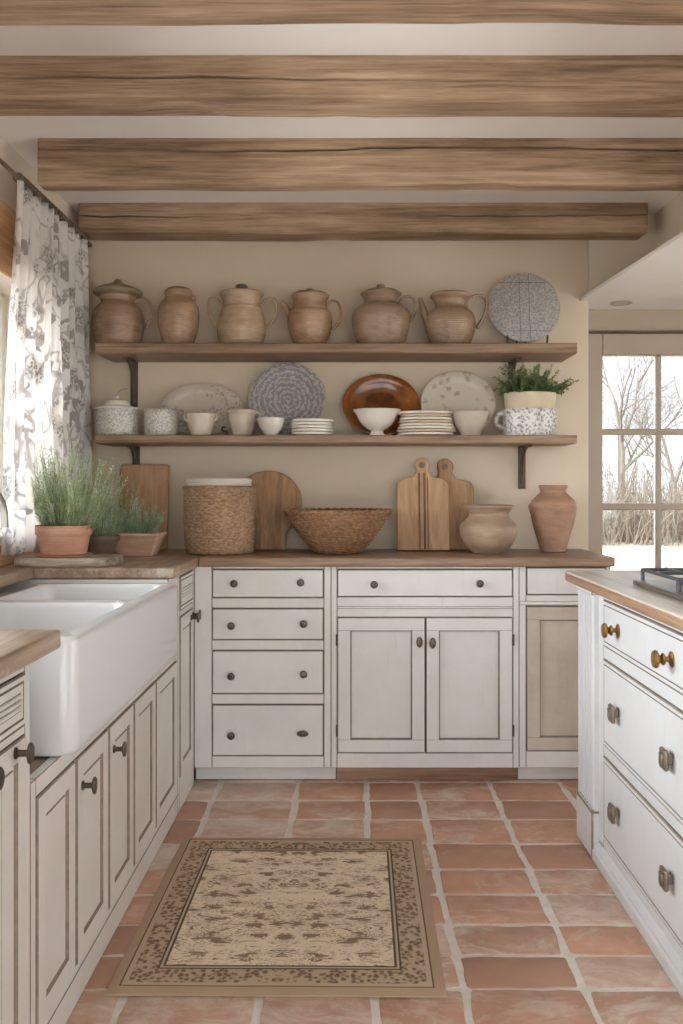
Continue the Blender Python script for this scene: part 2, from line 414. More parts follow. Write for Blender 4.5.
for (x0, x1, y0, y1) in ((-2, 3.5, YF-.2, 4.2),):
    vs = [mb.bm.verts.new(p) for p in ((x0,y0,-.0045),(x1,y0,-.0045),(x1,y1,-.0045),(x0,y1,-.0045))]; mb.quad(vs, 1)
mb.box(-2, 3.5, YF-.2, 4.2, -.12, -.02, mi=1)
struct(mb.build('floor', ['tile', 'grout'], smooth=30))

mb = MB(); mb.box(-1.6, 1.06, YB, 4.10, 0, 2.6, bev=.006, seg=2); struct(mb.build('wall_back', 'wall'))
WY0, WY1, WZ0, WZ1 = .85, 3.42, 1.0, 1.93
mb = MB()
for b in ((YF-.1, WY0, 0, 2.6), (WY1, YB, 0, 2.6), (WY0, WY1, 0, WZ0), (WY0, WY1, WZ1, 2.6)):
    mb.box(XL-.26, XL, b[0], b[1], b[2], b[3])
struct(mb.build('wall_left', 'wall_left'))
mb = MB(); mb.box(XL-.26, 1.40, YF-.1, YB+.01, HC, HC+.15); struct(mb.build('ceiling', 'ceiling'))
# lower ceiling of the room on the right, its free edge seen from below; wall standing on it
mb = MB(); z0, z1 = 2.01, 2.024
o_ = [(1.02, YB+.002), (1.06, YB+.002), (1.06, 4.2), (XR+.1, 4.2), (XR+.1, YF-.1), (1.40, YF-.1), (1.30, 0.2), (1.10, 2.85)]
mb.rings([[(a, b, z0) for a, b in o_], [(a, b, z1) for a, b in o_]]); struct(mb.build('ceiling_lower', M['ceiling'], smooth=0))
mb = MB(); mb.box(1.36, 1.46, YF-.1, YB, 2.024, 2.6); mb.box(1.06, 1.46, YB, 4.1, 2.024, 2.6); struct(mb.build('wall_upper', 'wall_left'))
RY0, RY1, RZ0, RZ1 = .2, 3.5, .3, 1.95  # opening for the added side window
mb = MB()
for b in ((YF-.1, RY0, 0, 2.6), (RY1, 4.2, 0, 2.6), (RY0, RY1, 0, RZ0), (RY0, RY1, RZ1, 2.6)): mb.box(XR, XR+.2, b[0], b[1], b[2], b[3])
struct(mb.build('wall_right', 'wall_left'))
# near wall; wide unseen glazing added behind the viewpoint to let daylight in
mb = MB(); FX0, FX1, FZ0, FZ1 = -1.0, 3.0, .06, 1.98
for b in ((XL-.26, FX0, 0, 2.6), (FX1, XR+.2, 0, 2.6), (FX0, FX1, 0, FZ0), (FX0, FX1, FZ1, 2.6)):
    mb.box(b[0], b[1], YF-.25, YF, b[2], b[3])
struct(mb.build('wall_front', 'wall_left'))
def window(name, M4, w, h, nx, nz, mat, fw=.05, mw=.025, dep=.05):
    r = bpy.data.objects.new(name, None); C.objects.link(r); LOC[r.name] = Vector(); struct(r)
    mb = MB()
    mb.obox(M4, 0, fw, 0, h, 0, dep, .003); mb.obox(M4, w-fw, w, 0, h, 0, dep, .003)
    mb.obox(M4, fw, w-fw, 0, fw, 0, dep, .003); mb.obox(M4, fw, w-fw, h-fw, h, 0, dep, .003)
    mb.build('frame', mat, r); iw, ih = (w-2*fw), (h-2*fw)
    mb = MB()
    for i in range(1, nx): c = fw+iw*i/nx; mb.obox(M4, c-mw/2, c+mw/2, fw, h-fw, .008, dep-.008, .003)
    for i in range(1, nz): c = fw+ih*i/nz; mb.obox(M4, fw, w-fw, c-mw/2, c+mw/2, .010, dep-.010, .003)
    mb.build('glazing_bars', mat, r)
    mb = MB(); mb.obox(M4, fw, w-fw, fw, h-fw, dep/2-.002, dep/2+.002); mb.build('glass', 'glass', r)
    return r
window('window_1', frame((XL-.2, WY0, WZ0), (0,1,0), (1,0,0)), WY1-WY0, WZ1-WZ0, 4, 2, 'frame_white')
window('window_added_rear', frame((FX1, YF-.15, FZ0), (-1,0,0), (0,1,0)), FX1-FX0, FZ1-FZ0, 5, 3, 'frame_white')  # unseen glazing, added for daylight from behind
window('window_added_side', frame((XR+.1, RY1, RZ0), (0,-1,0), (-1,0,0)), RY1-RY0, RZ1-RZ0, 4, 3, 'taupe')  # unseen window, added to light the right room and its low ceiling
# sill, lintel and upstand of the left window
mb = MB(); mb.box(XL-.15, XL+.03, WY0-.04, WY1+.04, WZ0-.025, WZ0+.012, .005); struct(mb.build('trim_1', 'frame_white'))
mb = MB(); mb.box(XL, XL+.022, WY0-.12, WY1+.1, WZ1-.01, 2.165, .006); struct(mb.build('trim_2', 'lintel'))
# glazed door, set back in the thick wall
YD = 4.07
d_ = bpy.data.objects.new('door_1', None); C.objects.link(d_); LOC['door_1'] = Vector(); struct(d_)
zr = [(1.451, 1.798), (1.10, 1.423), (.74, 1.068), (.38, .712)]
xs = [1.178 + i*.280 for i in range(5)]
x_end = xs[-1]-.024+.056
mb = MB()
mb.box(1.062, 1.178, YD-.03, YD+.03, 0, 1.897, .004); mb.box(xs[-1]-.024, x_end+.06, YD-.03, YD+.03, 0, 1.897, .004)
mb.box(1.178, xs[-1]-.024, YD-.03, YD+.03, 1.798, 1.897, .004); mb.box(1.178, xs[-1]-.024, YD-.03, YD+.03, 0, .38, .004)
mb.build('frame', 'taupe', d_)
mb = MB()
for i in range(1, 4): mb.box(xs[i]-.024, xs[i], YD-.02, YD+.02, .38, 1.798, .004)
for a, b in ((1.423, 1.451), (1.068, 1.10), (.712, .74)): mb.box(1.178, xs[-1]-.024, YD-.018, YD+.018, a, b, .004)
mb.build('glazing_bars', 'taupe', d_)
mb = MB(); mb.box(1.178, xs[-1]-.024, YD-.003, YD+.003, .38, 1.798); mb.build('glass', 'glass', d_)
mb = MB(); mb.box(1.062, x_end+.06, YD-.036, YD+.05, 1.911, 2.01, .003); mb.box(1.062, x_end+.06, YD+.0, YD+.05, 1.903, 1.911, mi=1)  # dark strip paints the shade of the gap above the door
mb.box(1.062, x_end+.06, YD-.042, YD-.034, 1.916, 1.922, .001)
struct(mb.build('trim_3', ['taupe', 'gap_shade']))
mb = MB(); mb.box(x_end+.06, XR+.2, 3.95, 4.2, 0, 2.6); struct(mb.build('wall_back_right', 'wall'))
# downlight in the lower ceiling
dl = (X(621, 4.6*.838/.838*0+3.93*.99), 3.89, 2.01)
t = thing('recessed_downlight', 'small round recessed downlight in low ceiling above the glazed door', 'ceiling light', dl)
mb = MB(); mb.lathe([(.046, 0), (.050, -.004), (.044, -.006), (.036, -.004), (.034, 0)], dl, 32); mb.build('trim_ring', 'lamp', t)
mb = MB(); mb.lathe([(.034, -.001), (.0, -.002)], dl, 24); mb.build('lens', 'frame_white', t)

# ------------------------------------------------------------------ beams
def beam(x0, x1, y0, y1, z0, z1, label, seed, crack_v):
    rr = []; nx = 240; ck = []
    cy, cz = (y0+y1)/2, (z0+z1)/2; hy, hz = (y1-y0)/2, (z1-z0)/2
    sec = []
    ch = .014
    def side(ax, ay, bx, by, n):
        for i in range(n): t = i/n; sec.append((ax+(bx-ax)*t, ay+(by-ay)*t))
    side(-hy+ch, -hz, hy-ch, -hz, 8); side(hy-ch, -hz, hy, -hz+ch, 2); side(hy, -hz+ch, hy, hz, 6); side(hy, hz, -hy, hz, 4)
    side(-hy, hz, -hy, -hz+ch, 56); side(-hy, -hz+ch, -hy+ch, -hz, 2)
    for i in range(nx+1):
        x = x0+(x1-x0)*i/nx; ring = []; cr_row = []
        e = min(1, min(i, nx-i)/2.0); sc = 1-.06*(1-e)**2
        wz = mnoise.noise((x*1.3, seed, 3))*.006; cr = crack_v*hz + .22*hz*mnoise.noise((x*.9, seed*3.1, 0))
        deep = min(1, max(0, mnoise.noise((x*1.1, seed*2, 9))*1.8+.6)); cr += .006*mnoise.noise((x*7, seed, 4)); cr2 = cr - hz*.55 + .2*hz*mnoise.noise((x*1.4, seed*5, 2)); deep2 = min(1, max(0, mnoise.noise((x*1.7, seed*7, 3))*2-.2)); cr3 = cr + hz*.6 + .15*hz*mnoise.noise((x*1.2, seed*9, 2)); deep3 = min(1, max(0, mnoise.noise((x*1.5, seed*4, 8))*2-.25))
        for (a, b) in sec:
            gq = 0; p = Vector((x, a*3, b*3+seed*5)); d = mnoise.noise(p*2.2)*.0045 + mnoise.noise(Vector((x*2.5, a*22, b*22+seed)))*.003
            ya, zb = a*sc, b*sc
            if b > -hz and b < hz and a <= -hy+1e-4: ya -= d; gq = deep*math.exp(-((b-cr)/.0030)**2) + .6*deep2*math.exp(-((b-cr2)/.0016)**2) + .6*deep3*math.exp(-((b-cr3)/.0016)**2); ya += .010*gq
            elif b < -hz+1e-4: zb += d + wz + max(0, mnoise.noise((x*3.1, seed, 1))-.25)*.02
            ring.append((x, cy+ya, cz+zb)); cr_row.append(gq)
        rr.append(ring); ck.append(cr_row)
    mb = MB(); lay = mb.bm.verts.layers.float.new('crack'); rv = mb.rings(rr)
    for q1, q2 in zip(rv, ck):
        for vv, g_ in zip(q1, q2): vv[lay] = g_
    return tag(recenter(mb.build('ceiling_beam', 'beam', smooth=50), ((x0+x1)/2, cy, cz)), label, 'beam', kind='thing')
beam(XL-.1, 1.35, 1.87, 2.05, 2.27, HC+.002, 'rough brown oak ceiling beam cut off by the top of the picture', 1.3, -.2)
beam(XL-.1, 1.35, 2.44, 2.565, 2.272, HC+.002, 'rough oak ceiling beam second from the top, pale worn lower edge', 2.7, -.05)
beam(-1.105, 1.35, 3.017, 3.10, 2.238, HC+.002, 'smooth-faced oak ceiling beam third from the top, above the curtain rod', 4.1, .5)
beam(-1.178, 1.275, 3.70, 3.842, 2.272, HC+.002, 'shortest lowest oak beam against back wall with rounded right end', 6.2, .1)

# ------------------------------------------------------------------ cabinets
def knob(mb_parent, Mx, u, v, style='round', name='knob', mat='bronze'):
    mb = MB(); T = Mx @ Matrix.Translation((u, v, .004))
    if style == 'round':
        mb.lathe([(.009, 0), (.009, .002), (.0055, .005), (.0055, .014), (.010, .018), (.0145, .022), (.0150, .026), (.0115, .0305), (.005, .032), (0, .0322)], seg=20, Mx=T)
    elif style == 'oval':
        mb.lathe([(.008, 0), (.008, .002), (.0055, .005), (.0055, .012), (.010, .016), (.0145, .020), (.0150, .024), (.011, .028), (0, .029)], seg=20, sx=.85, sy=1.45, Mx=T)
    elif style == 'wide':
        mb.lathe([(.008, 0), (.008, .002), (.0055, .005), (.0055, .012), (.010, .016), (.0145, .020), (.0150, .024), (.011, .028), (0, .029)], seg=20, sx=1.55, sy=.8, Mx=T)
    elif style == 'turned':
        mb.lathe([(.016, 0), (.017, .003), (.012, .006), (.006, .009), (.006, .016), (.012, .019), (.0135, .022), (.012, .025), (.007, .028), (.010, .032), (.018, .036), (.0195, .041), (.017, .046), (.006, .048), (0, .0482)], seg=24, sy=1.15, Mx=T)
    elif style == 'flat':
        mb.lathe([(.008, 0), (.008, .003), (.0045, .006), (.0045, .022), (.009, .024), (.014, .0265), (.0145, .029), (.012, .032), (0, .033)], seg=20, sy=1.4, Mx=T)
    else:  # squarish cast pull
        mb.obox(T, -.010, .010, -.012, .012, 0, .016, .003)
        mb.obox(T, -.021, .021, -.026, .026, .014, .026, .009, seg=3)
        mb.obox(T, -.012, .012, -.015, .015, .024, .030, .004, seg=2)
    return mb.build(name, mat, mb_parent)
def drawer(root, Mx, u0, u1, v0, v1, knobs, style='round', mats=('paint', 'glaze'), lines=None, kmat='bronze'):
    g = .002
    T = Mx @ Matrix.Translation((u0+g, v0+g, 0)); w, h = u1-u0-2*g, v1-v0-2*g
    mb = MB(); lp = [(0, -.02, 1), (0, .001, 1), (.0035, .004, 1)]
    for (i, n, m) in (lines or []): lp.append((i, n, m))
    mb.loops(T, w, h, lp + [(lp[-1][0]+.003, lp[-1][1], 0)])
    d = mb.build('drawer', mats, root)
    for (u, v) in knobs: knob(d, Mx, u, v, style, mat=kmat)
    return d
def door(root, Mx, u0, u1, v0, v1, fw, knobs=(), style='oval', mats=('paint', 'glaze'), bead=False, hinge=None):
    g = .0018
    T = Mx @ Matrix.Translation((u0+g, v0+g, 0)); w, h = u1-u0-2*g, v1-v0-2*g
    mb = MB(); lp = [(0, -.02, 1), (0, .001, 1), (.003, .004, 1), (fw, .004, 0)]
    if bead: lp += [(fw+.004, -.003, 1), (fw+.010, -.003, 0), (fw+.013, -.0005, 1), (fw+.016, -.0005, 0)]
    else: lp += [(fw+.0025, -.008, 1), (fw+.0055, -.008, 1), (fw+.008, -.008, 0)]
    mb.loops(T, w, h, lp)
    if not bead:   # stile and rail joints of the frame
        for vv in (fw, h-fw):
            for (a, b) in ((0.002, fw), (w-fw, w-.002)):
                mb.obox(T, a, b, vv-.0008, vv+.0008, .0035, .0043, mi=1)
    d = mb.build('door', mats, root)
    for (u, v) in knobs: knob(d, Mx, u, v, style)
    if hinge:
        for hv in (v0+.09, v1-.09):
            mb = MB(); uu = u0-.001 if hinge == 'l' else u1+.001
            mb.tube([Mx @ Vector((uu, hv-.022, .006)), Mx @ Vector((uu, hv+.022, .006))], .0038, 8); mb.build('hinge', 'iron', d)
    return d
def ff(mb, Mx, rects, d=.022, bev=.0018):
    for (u0, u1, v0, v1) in rects: mb.obox(Mx, u0, u1, v0, v1, -d, 0, bev, 0, 1)

# back run: frame u = X, v = Z, n = towards the room
XC = -.625; YC = 3.40; MBk = frame((0, YC, 0), (1,0,0), (0,-1,0))
bx = lambda p: (p-VX)/(F/YC)
bz = lambda p: EYE-(p-VY)/(F/YC)
TOPZ = .862; BOT = bz(768)
def carcass(mb, x0, x1, y0, y1, z0, z1): mb.box(x0, x1, y0, y1, z0, z1, mi=2)
# unit with four drawers
t = thing('drawer_cabinet', 'white painted base cabinet with four stacked drawers in back corner', 'cabinet', (bx(265), 3.62, 0))
mb = MB(); carcass(mb, XC+.002, bx(331), YC+.022, YB-.005, BOT, TOPZ)
dr = [(569, 598), (608, 640), (650, 694), (704, 756)]
u0, u1 = bx(212), bx(324)
ff(mb, MBk, [(XC+.001, u0, BOT, TOPZ), (u1, bx(331), BOT, TOPZ), (u0, u1, bz(569), TOPZ), (u0, u1, bz(608), bz(598)), (u0, u1, bz(650), bz(640)), (u0, u1, bz(704), bz(694)), (u0, u1, BOT, bz(756))])
mb.build('body', ['paint', 'glaze', 'gap_shade'], t)
kn = [((235, 583), (301, 582)), ((232, 625), (304, 623)), ((232, 675), (304, 673)), ((232, 734), (303, 732))]
for i, (a, b) in enumerate(dr):
    d = drawer(t, MBk, u0, u1, bz(b), bz(a), [(bx(x), bz(y)) for x, y in kn[i]] if i < 3 else [(bx(232), bz(734))])
    if i == 3: knob(d, MBk, bx(303), bz(732), 'wide')
mb = MB(); mb.box(bx(193), bx(336), YC+.055, YC+.075, 0.001, BOT-.001, .002, 0, 1); mb.build('plinth', ['paint', 'glaze'], t)
# unit with wide drawer over double doors
t = thing('double_door_cabinet', 'white painted base cabinet with wide drawer above two panelled doors', 'cabinet', (bx(425), 3.62, 0))
mb = MB(); carcass(mb, bx(331)+.0006, bx(519), YC+.022, YB-.005, BOT, TOPZ)
u0, u1 = bx(337), bx(513)
ff(mb, MBk, [(bx(331)+.0006, u0, BOT, TOPZ), (u1, bx(519), BOT, TOPZ), (u0, u1, bz(569), TOPZ), (u0, u1, bz(607), bz(597)), (u0, u1, bz(617), bz(608)), (u0, u1, BOT, bz(753))])
mb.obox(MBk, u0, u1, bz(608.5), bz(606), -.01, .006, .002, 0, 1)
mb.build('body', ['paint', 'glaze', 'gap_shade'], t)
drawer(t, MBk, u0, u1, bz(597), bz(569), [(bx(374), bz(584)), (bx(479), bz(583))])
door(t, MBk, u0, bx(425.5), bz(753), bz(617), .051, [(bx(419), bz(641))], hinge='l')
door(t, MBk, bx(425.5), u1, bz(753), bz(617), .051, [(bx(432), bz(642))], hinge='r')
mb = MB(); mb.box(bx(336)+.001, bx(520), YC+.050, YC+.075, .001, BOT-.001, .002); mb.build('plinth', 'toe', t)['label'] = 'bare brown wooden plinth board'
# right end unit
t = thing('single_door_cabinet', 'white base cabinet with one worn door, partly behind the island', 'cabinet', (bx(566), 3.62, 0))
mb = MB(); carcass(mb, bx(519)+.0006, bx(610), YC+.022, YB-.005, BOT, TOPZ)
u0, u1 = bx(526), bx(606)
ff(mb, MBk, [(bx(519)+.0006, u0, BOT, TOPZ), (u1, bx(610.5), BOT, TOPZ), (u0, u1, bz(567), TOPZ), (u0, u1, bz(606), bz(595)), (u0, u1, BOT, bz(751))])
mb.obox(MBk, bx(519)+.001, bx(610.5), bz(605), bz(601), -.01, .005, .002, 0, 1)
mb.build('body', ['paint', 'glaze', 'gap_shade'], t)
drawer(t, MBk, u0, u1, bz(595), bz(567), [(bx(588), bz(582))])
door(t, MBk, u0, u1, bz(751), bz(606), .052, [(bx(601), bz(635))], mats=('worn_paint', 'glaze'))
mb = MB(); mb.box(bx(520)+.001, bx(610), YC+.055, YC+.075, .001, BOT-.001, .002, 0, 1); mb.build('plinth', ['paint', 'glaze'], t)

# left run: u = Y, n = +X
ML = frame((XC, 0, 0), (0,1,0), (1,0,0))
reed = [(.012, .004, 0), (.014, .0005, 1), (.017, .004, 1)]
def reeds(d, y0, y1, zc):
    mb = MB()
    for k_ in range(4): mb.obox(ML, y0+.03, y1-.03, zc+(k_-1.5)*.011-.0011, zc+(k_-1.5)*.011+.0011, .0035, .0046, mi=0)
    for k_ in range(3): mb.obox(ML, y0+.03, y1-.03, zc+(k_-1)*.011-.004, zc+(k_-1)*.011+.004, .0035, .0075, .0025, 1, 1, 2)
    mb.build('reeding', ['glaze', 'paint'], d)
t = thing('narrow_cabinet', 'narrow white base cabinet between the sink and the back corner', 'cabinet', (-.9, 3.24, 0))
mb = MB(); carcass(mb, XL+.01, XC-.022, 3.085, YC-.004, .08, TOPZ); mb.box(XL+.01, XC-.03, 3.085, YC-.004, 0.001, .08, mi=1)
ff(mb, ML, [(3.083, 3.115, .001, TOPZ), (3.365, YC-.003, .001, TOPZ), (3.115, 3.365, .852, TOPZ), (3.115, 3.365, .705, .725), (3.115, 3.365, .001, .12)])
mb.build('body', ['paint', 'glaze', 'gap_shade'], t)
reeds(drawer(t, ML, 3.115, 3.365, .725, .852, [], lines=reed), 3.115, 3.365, .788)
door(t, ML, 3.115, 3.365, .12, .705, .045, [(3.315, .672), (3.350, .678)], 'flat', bead=True)
# sink base with five doors
t = thing('sink_cabinet', 'long low white cabinet with five tall doors under the sink', 'cabinet', (-.9, 2.37, 0))
mb = MB(); carcass(mb, XL+.01, XC-.022, 1.672, 3.08, .06, .597); mb.box(XL+.01, XC-.03, 1.672, 3.08, .001, .06, mi=1)
ye = [1.70, 1.94, 2.20, 2.454, 2.728, 3.055]
rc = [(1.672, 1.70, .001, .597), (3.055, 3.081, .001, .597), (1.70, 3.055, .560, .597), (1.70, 3.055, .001, .09)]
for y in ye[1:-1]: rc.append((y-.005, y+.005, .09, .56))
ff(mb, ML, rc)
mb.box(XL+.01, XC, 2.925, 3.081, .597, TOPZ, .002, 0, 1)      # tall end panel closing the gap beside the sink
mb.obox(ML, 1.672, 3.081, .066, .078, -.004, .005, .002, 0, 1)
mb.build('body', ['paint', 'glaze', 'gap_shade'], t)
kk = {1: (1.98, .487), 2: (2.24, .492)}
for i in range(5):
    a, b = ye[i]+(.005 if i else 0), ye[i+1]-(.005 if i < 4 else 0)
    door(t, ML, a, b, .09, .56, .045, [kk[i]] if i in kk else [], 'flat', bead=True)
# near unit
t = thing('corner_cabinet', 'white base cabinet with reeded drawer at left picture edge before the sink', 'cabinet', (-.9, 1.4, 0))
mb = MB(); carcass(mb, XL+.01, XC-.022, 1.10, 1.668, .08, TOPZ); mb.box(XL+.01, XC-.03, 1.10, 1.668, .001, .08, mi=1)
ff(mb, ML, [(1.642, 1.669, .001, TOPZ), (1.10, 1.13, .001, TOPZ), (1.13, 1.642, .822, TOPZ), (1.13, 1.642, .703, .720), (1.13, 1.642, .001, .09), (1.470, 1.482, .09, .703)])
mb.obox(ML, 1.10, 1.669, .845, .8625, -.01, .010, .003, 0, 1)
mb.box(XC-.03, XC-.001, 1.6685, 1.6695, .001, .60, mi=0)
mb.build('body', ['paint', 'glaze', 'gap_shade'], t)
reeds(drawer(t, ML, 1.13, 1.642, .720, .822, [], lines=reed), 1.13, 1.642, .771)
door(t, ML, 1.482, 1.642, .09, .703, .040, [(1.585, .683)], 'flat', bead=True)
door(t, ML, 1.13, 1.470, .09, .703, .040, [(1.447, .683)], 'flat', bead=True)

# ------------------------------------------------------------------ worktops
WT = .90
def worktop(name, label, boxes, mats, c):
    mb = MB()
    for b in boxes: mb.box(*b, TOPZ+.001, WT, .007, 0, -1, 3)
    return tag(recenter(mb.build(name, mats), c), label, 'worktop')
worktop('worktop', 'brown oak worktop running along the back wall under the shelves', [(-.602, 1.032, 3.368, YB-.003)], 'top_x', (.2, 3.6, .88))
worktop('worktop', 'worn oak worktop beyond the sink carrying the herb pots', [(XL+.003, -.604, 2.922, YB-.003), (XL+.003, -1.082, 1.665, 2.924)], 'top_y', (-.9, 3.3, .88))
worktop('worktop', 'oak worktop at left picture edge before the sink, honey-brown nose', [(XL+.003, -.560, 1.09, 1.66)], 'top_y', (-.9, 1.4, .88))
mb = MB(); mb.box(XL+.001, XL+.02, 1.1, 3.42, WT+.001, .972, .003); struct(mb.build('trim_4', 'lintel'))

# ------------------------------------------------------------------ sink
def rrect(x0, x1, y0, y1, r, z, n=6):
    p = []
    for (cx, cy, a0) in ((x1-r, y0+r, -PI/2), (x1-r, y1-r, 0), (x0+r, y1-r, PI/2), (x0+r, y0+r, PI)):
        for i in range(n+1): a = a0+PI/2*i/n; p.append(Vector((cx+r*math.cos(a), cy+r*math.sin(a), z)))
    return p
SX0, SX1, SY0, SY1, SZ0, SZ1 = -1.078, -.585, 1.815, 2.912, .60, .852
t = thing('farmhouse_sink', 'white double-bowl farmhouse sink with deep plain apron front', 'sink', (-.83, 2.36, SZ0))
mb = MB()
def rr_(i, z, r=.035): return rrect(SX0+i, SX1-i, SY0+i, SY1-i, r, z)
outer = mb.rings([rr_(.016, SZ0), rr_(.006, SZ0+.004), rr_(.001, SZ0+.014), rr_(0, SZ0+.03), rr_(0, SZ1-.012), rr_(.003, SZ1-.004), rr_(.010, SZ1)], cap1=False)
edges = [mb.bm.edges.get((outer[-1][i], outer[-1][(i+1) % len(outer[-1])])) for i in range(len(outer[-1]))]
for (y0, y1) in ((SY0+.05, 2.40), (2.455, SY1-.045)):
    q = lambda i, z, r: rrect(SX0+.05+i, SX1-.042-i, y0+i, y1-i, r, z)
    bs = mb.rings([q(0, SZ1, .04), q(.004, SZ1-.004, .04), q(.007, SZ1-.015, .04), q(.018, .675, .04), q(.030, .655, .045), q(.055, .646, .05), q(.15, .642, .02)], cap0=False)
    edges += [mb.bm.edges.get((bs[0][i], bs[0][(i+1) % len(bs[0])])) for i in range(len(bs[0]))]
bmesh.ops.triangle_fill(mb.bm, use_beauty=True, use_dissolve=False, edges=edges)
mb.build('basin', 'ceramic', t, 40)
for yc in (2.11, 2.66):
    mb = MB(); mb.lathe([(.038, .0), (.038, .002), (.030, .003), (.026, .001), (0, .001)], (-.83, yc, .6425), 24); mb.build('drain', 'nickel', t)
# tap
tp = (-1.145, 2.33, WT)
t = thing('gooseneck_tap', 'grey metal gooseneck tap behind the sink at left picture edge', 'tap', tp)
mb = MB(); mb.lathe([(.028, 0), (.028, .006), (.020, .012), (.016, .05), (.014, .06)], tp, 24); mb.build('base', 'nickel', t)
pts = [(tp[0], tp[1], WT+.05+i*.03) for i in range(6)]
for i in range(0, 13):
    a = PI - PI*.98*i/12; pts.append((tp[0]+.1+.1*math.cos(a), tp[1], WT+.20+.10*math.sin(a)))
pts.append((tp[0]+.201, tp[1], WT+.165))
mb = MB(); mb.tube(pts, [.0115]*(len(pts)-2)+[.012, .013], 14, up=(0,1,0)); mb.build('spout', 'nickel', t)
mb = MB(); mb.tube([(tp[0], tp[1]-.015, WT+.045), (tp[0]+.01, tp[1]-.05, WT+.055), (tp[0]+.015, tp[1]-.085, WT+.075)], [.007, .006, .005], 10); mb.build('lever', 'nickel', t)

# ------------------------------------------------------------------ island
IX = .78; MI = frame((IX, 0, 0), (0,-1,0), (-1,0,0))     # u = -Y
IY1, IY0, IT = 2.90, 1.74, .855
t = thing('kitchen_island', 'white distressed island with big drawers and fluted corner post', 'kitchen island', (1.15, 2.3, 0))
mb = MB(); mb.box(IX+.022, 1.52, IY0+.02, IY1-.01, .02, IT, mi=2)
mb.box(IX+.0225, 1.525, IY1-.012, IY1-.001, .02, IT, .002, 0, 1); mb.box(IX+.0225, 1.525, IY0+.001, IY0+.021, .02, IT, .002, 0, 1)
mb.box(1.50, 1.53, IY0, IY1, .02, IT, .002, 0, 1)
ya, yb = 2.665, 1.955
ff(mb, MI, [(-2.72, -ya, .06, IT), (-yb, -1.92, .06, IT), (-ya, -yb, .828, IT), (-ya, -yb, .645, .684), (-ya, -yb, .345, .378), (-ya, -yb, .05, .085)])
mb.build('body', ['paint_cool', 'glaze', 'gap_shade'], t)
il = [(.012, .004, 0), (.0138, .001, 1), (.0162, .004, 1)]
for (v0, v1, st, km, kv) in ((.684, .828, 'turned', 'brass', .757), (.378, .645, 'pull', 'pewter', .515), (.085, .345, 'pull', 'pewter', .225)):
    drawer(t, MI, -ya, -yb, v0, v1, [(-2.505, kv), (-2.085, kv)], st, ('paint_cool', 'glaze'), il, km)
def post(y0, y1):
    mb = MB(); Tp = frame((IX+.03, y1, 0), (0,-1,0), (-1,0,0)); w = y1-y0
    sec = [(0, 0), (0, .045), (.004, .049)]; nf = 5; m = .022; fw_ = (w-2*m)/nf
    mi_ = [0, 1]
    for i in range(nf):
        for j in range(9):
            q = j/8; sec.append((m+fw_*(i+.2+.6*q), .049-.015*math.sin(PI*q)))
    sec += [(w-.004, .049), (w, .045), (w, 0)]
    mb.rings([[Tp @ Vector((u, v, n)) for u, n in sec] for v in (.155, IT-.02)])
    for f in mb.bm.faces:
        if .034 < IX+.03-f.calc_center_median().x < .0385: f.material_index = 1
    mb.obox(Tp, -.002, w+.002, .001, .15, 0, .054, .006, 0, 1); mb.obox(Tp, 0, w, .148, .158, 0, .050, .003, 0, 1)
    mb.obox(Tp, -.002, w+.002, IT-.022, IT-.001, 0, .054, .003, 0, 1)
    return mb.build('fluted_post', ['paint_cool', 'glaze'], t)
post(2.715, 2.898); post(1.745, 1.918)
mb = MB(); sec = [(0, 0), (.022, 0), (.022, .030), (.016, .036), (.016, .044), (.008, .052), (.002, .058), (0, .058)]
mb.rings([[(IX-n_, y, .001+z_) for n_, z_ in sec] for y in (1.92, 2.712)]); mb.build('plinth_moulding', 'paint_cool', t)
mb = MB(); ITZ = .89
o_ = rrect(.726, 1.58, 1.69, 2.955, .03, 0)
def ins(z, d): return [Vector((1.15+(p.x-1.15)*(1-d/.42), 2.3+(p.y-2.3)*(1-d/.6), z)) for p in o_]
mb.rings([ins(IT, .004), ins(IT+.004, 0), ins(ITZ-.006, 0)], 1, cap1=False); mb.rings([ins(ITZ-.006, 0), ins(ITZ-.001, .003), ins(ITZ, .008)], 0, cap0=False)
bmesh.ops.remove_doubles(mb.bm, verts=mb.bm.verts, dist=1e-5)
tag(recenter(mb.build('worktop', ['island_top', 'edge_y']), (1.15, 2.3, .87)), 'pale limewashed island worktop with honey-brown oak edge under the gas hob', 'worktop')
# gas hob
hx0, hx1, hy0, hy1 = .815, 1.36, 1.93, 2.50
t = thing('gas_hob', 'gas hob with grey iron pan supports on the island worktop', 'hob', ((hx0+hx1)/2, (hy0+hy1)/2, ITZ))
mb = MB(); mb.box(hx0, hx1, hy0, hy1, ITZ+.0005, ITZ+.016, .005, seg=2); mb.build('tray', 'steel', t)
for (cy0, cy1) in ((hy0+.015, 2.205), (2.215, hy1-.015)):
    mb = MB(); gx0, gx1, gz = hx0+.025, hx1-.12, ITZ+.046
    ring = [(gx0, cy0), (gx1, cy0), (gx1, cy1), (gx0, cy1)]
    for i in range(4):
        (a, b), (c_, d_2) = ring[i], ring[(i+1) % 4]
        mb.tube([(a, b, gz), (c_, d_2, gz)], .0052, 8)
        mb.tube([(a, b, gz+.003), (a, b, ITZ+.016)], .0055, 8)
    for k_ in range(1, 6):
        xx = gx0+(gx1-gx0)*k_/6; mb.tube([(xx, cy0, gz+.003), (xx, cy1, gz+.003)], .0045, 8)
    mb.tube([(gx0, (cy0+cy1)/2, gz+.003), (gx1, (cy0+cy1)/2, gz+.003)], .0045, 8); mb.build('pan_support', 'grate', t)
    for xx in (gx0+.11, gx1-.11):
        mb = MB(); mb.lathe([(.05, 0), (.05, .006), (.032, .008), (.030, .018), (.034, .019), (.034, .025), (0, .026)], (xx, (cy0+cy1)/2, ITZ+.0155), 24); mb.build('burner', 'iron', t)
